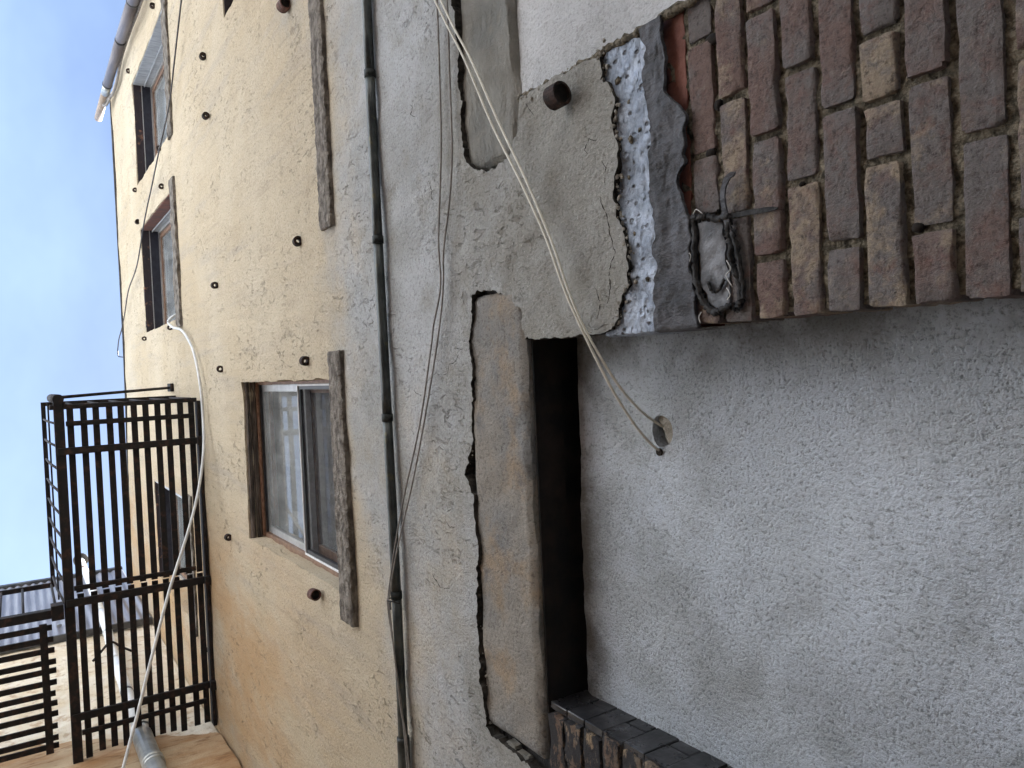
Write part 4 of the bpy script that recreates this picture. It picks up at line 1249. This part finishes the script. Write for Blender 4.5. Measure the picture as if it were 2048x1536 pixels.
for y in (.15, -.02, -.14, -.26, -.42, -.6, -.8, -1.0, -1.2):
    tube('baluster', [(-1.345, y, PZ + .03), (-1.352, y, 7.735)], 0.0075, 'iron', FW, 8)

# ------------------------------------------------------------------ conduit across the wall
CD = thing('conduit', 'weathered green-grey metal conduit running straight across the grey stucco', 'conduit', (0, 1.0, 3.78))
cz = lambda x: 3.780 + 0.006 * math.sin(x * 2.1)
cxs = [1.75, 0.963, 0.435, -0.136, -0.708, -1.24]
for i in range(len(cxs) - 1):
    a, b_ = cxs[i], cxs[i + 1]
    n = 6
    tube('pipe_length', [(a + (b_ - a) * t / n, 0.9985, cz(a + (b_ - a) * t / n)) for t in range(n + 1)], 0.0155, 'conduit', CD, 14)
for x in cxs[1:5]:
    tube('coupling', [(x - .012, .9985, cz(x)), (x + .012, .9985, cz(x))], 0.0182, 'coupling', CD, 14)
tube('end_fitting', smooth_path([(-1.17, .9985, cz(-1.2)), (-1.215, .9985, cz(-1.2)), (-1.25, .9985, cz(-1.2)), (-1.40, .9985, 3.785)], 4), 0.0205, 'conduit', CD, 14)
tube('pipe_length', [(-1.40, .9985, 3.785), (-2.26, .9985, 3.80)], 0.0155, 'conduit', CD, 14)
# ------------------------------------------------------------------ cables
c = tube('thin_cable', smooth_path([(1.6, 1.0, 3.318), (1.0, 1.0, 3.322), (0.802, 1.0, 3.327), (0.604, 1.0, 3.338), (0.366, 1.0, 3.377), (0.242, 1.0, 3.377), (0.136, 1.0, 3.43), (0.066, 1.0, 3.456), (-0.152, 1.0, 3.55), (-0.39, .995, 3.68), (-0.56, .985, 3.745), (-0.70, .976, 3.785), (-0.754, .974, 3.79), (-0.944, .982, 3.765), (-1.271, .99, 3.735), (-2.25, .99, 3.69)], 6), 0.0026, 'grey_cable', None, 7)
tagged(c, 'upper of two thin grey cables drooping from the right to the conduit', 'cable', None)
c = tube('thin_cable', smooth_path([(1.6, 1.0, 3.262), (0.977, 1.0, 3.267), (0.783, 1.0, 3.272), (0.588, 1.0, 3.278), (0.461, 1.0, 3.304), (0.335, 1.0, 3.35), (0.241, 1.0, 3.362), (0.133, 1.0, 3.394), (-0.048, 1.0, 3.474), (-0.305, .998, 3.6), (-0.556, .985, 3.725), (-0.698, .976, 3.773), (-0.751, .974, 3.778), (-1.056, .984, 3.752), (-1.261, .99, 3.72), (-2.25, .99, 3.67)], 6), 0.0026, 'grey_cable', None, 7)
tagged(c, 'lower of two thin grey cables drooping from the right to the conduit', 'cable', None)
c = tube('tie_wire', smooth_path([(-0.722, .985, 3.757), (-0.722, .972, 3.775), (-0.724, .978, 3.797), (-0.722, .998, 3.802), (-0.728, 1.012, 3.79), (-0.730, .996, 3.752), (-0.722, .974, 3.765), (-0.742, .965, 3.748)], 5), 0.0024, 'tie', None, 6)
tagged(c, 'short black tie wire wrapped round conduit and thin cables', 'wire')
c = tube('cream_cable', smooth_path([(1.6, .985, 3.70), (0.991, .985, 3.308), (0.781, .985, 3.166), (0.585, .985, 3.051), (0.43, .985, 2.945), (0.29, .985, 2.858), (0.163, .985, 2.795), (0.065, 1.0, 2.753), (-0.041, 1.03, 2.715), (-0.127, 1.08, 2.699), (-0.175, 1.13, 2.700), (-0.190, 1.156, 2.701)], 7), 0.0029, 'cream_cable', None, 9)
tagged(c, 'cream cable slanting down to the small hole below the mortar plug', 'cable')
c = tube('cream_cable', smooth_path([(1.6, .978, 3.64), (0.973, .980, 3.267), (0.768, .980, 3.128), (0.576, .980, 3.012), (0.425, .981, 2.916), (0.276, .982, 2.832), (0.162, .984, 2.781), (0.075, 1.0, 2.749), (-0.031, 1.04, 2.71), (-0.096, 1.09, 2.693), (-0.136, 1.16, 2.701), (-0.140, 1.175, 2.700)], 7), 0.0029, 'cream_cable', None, 9)
tagged(c, 'cream cable slanting down into the round mortar plug', 'cable')
c = tube('roof_wire', smooth_path([(3.0, 1.0, 5.9), (2.385, .985, 6.583), (2.121, .98, 6.876), (1.91, .978, 7.135), (1.705, .962, 7.519), (1.572, .98, 8.048), (1.389, .98, 8.53), (1.094, .98, 9.116), (0.945, .98, 9.794), (0.736, .98, 10.213), (0.60, .97, 10.45), (0.50, .955, 10.60), (0.36, .955, 10.75), (0.33, 1.00, 10.83), (0.33, 1.15, 10.80)], 6), 0.0055, 'dark_cable', None, 7)
tagged(c, 'thin dark wire looping from roof edge past the top-floor windows', 'wire')
c = tube('white_cable', smooth_path([(0.56, 1.10, 7.60), (0.50, 1.0, 7.62), (0.467, .985, 7.68), (0.418, .99, 7.516), (0.38, .995, 7.229), (0.298, 1.0, 7.013), (0.189, 1.0, 6.837), (-0.009, .995, 6.68), (-0.2, .99, 6.62), (-0.41, .96, 6.5), (-0.64, .9, 6.4), (-0.854, .815, 6.3), (-1.152, .677, 6.17), (-1.491, .535, 6.0), (-1.702, .452, 5.9), (-1.91, .366, 5.8), (-2.27, .22, 5.62)], 7), 0.0085, 'white_cable', None, 10)
tagged(c, 'white cable hanging from the upper window sill across under the balcony', 'cable')
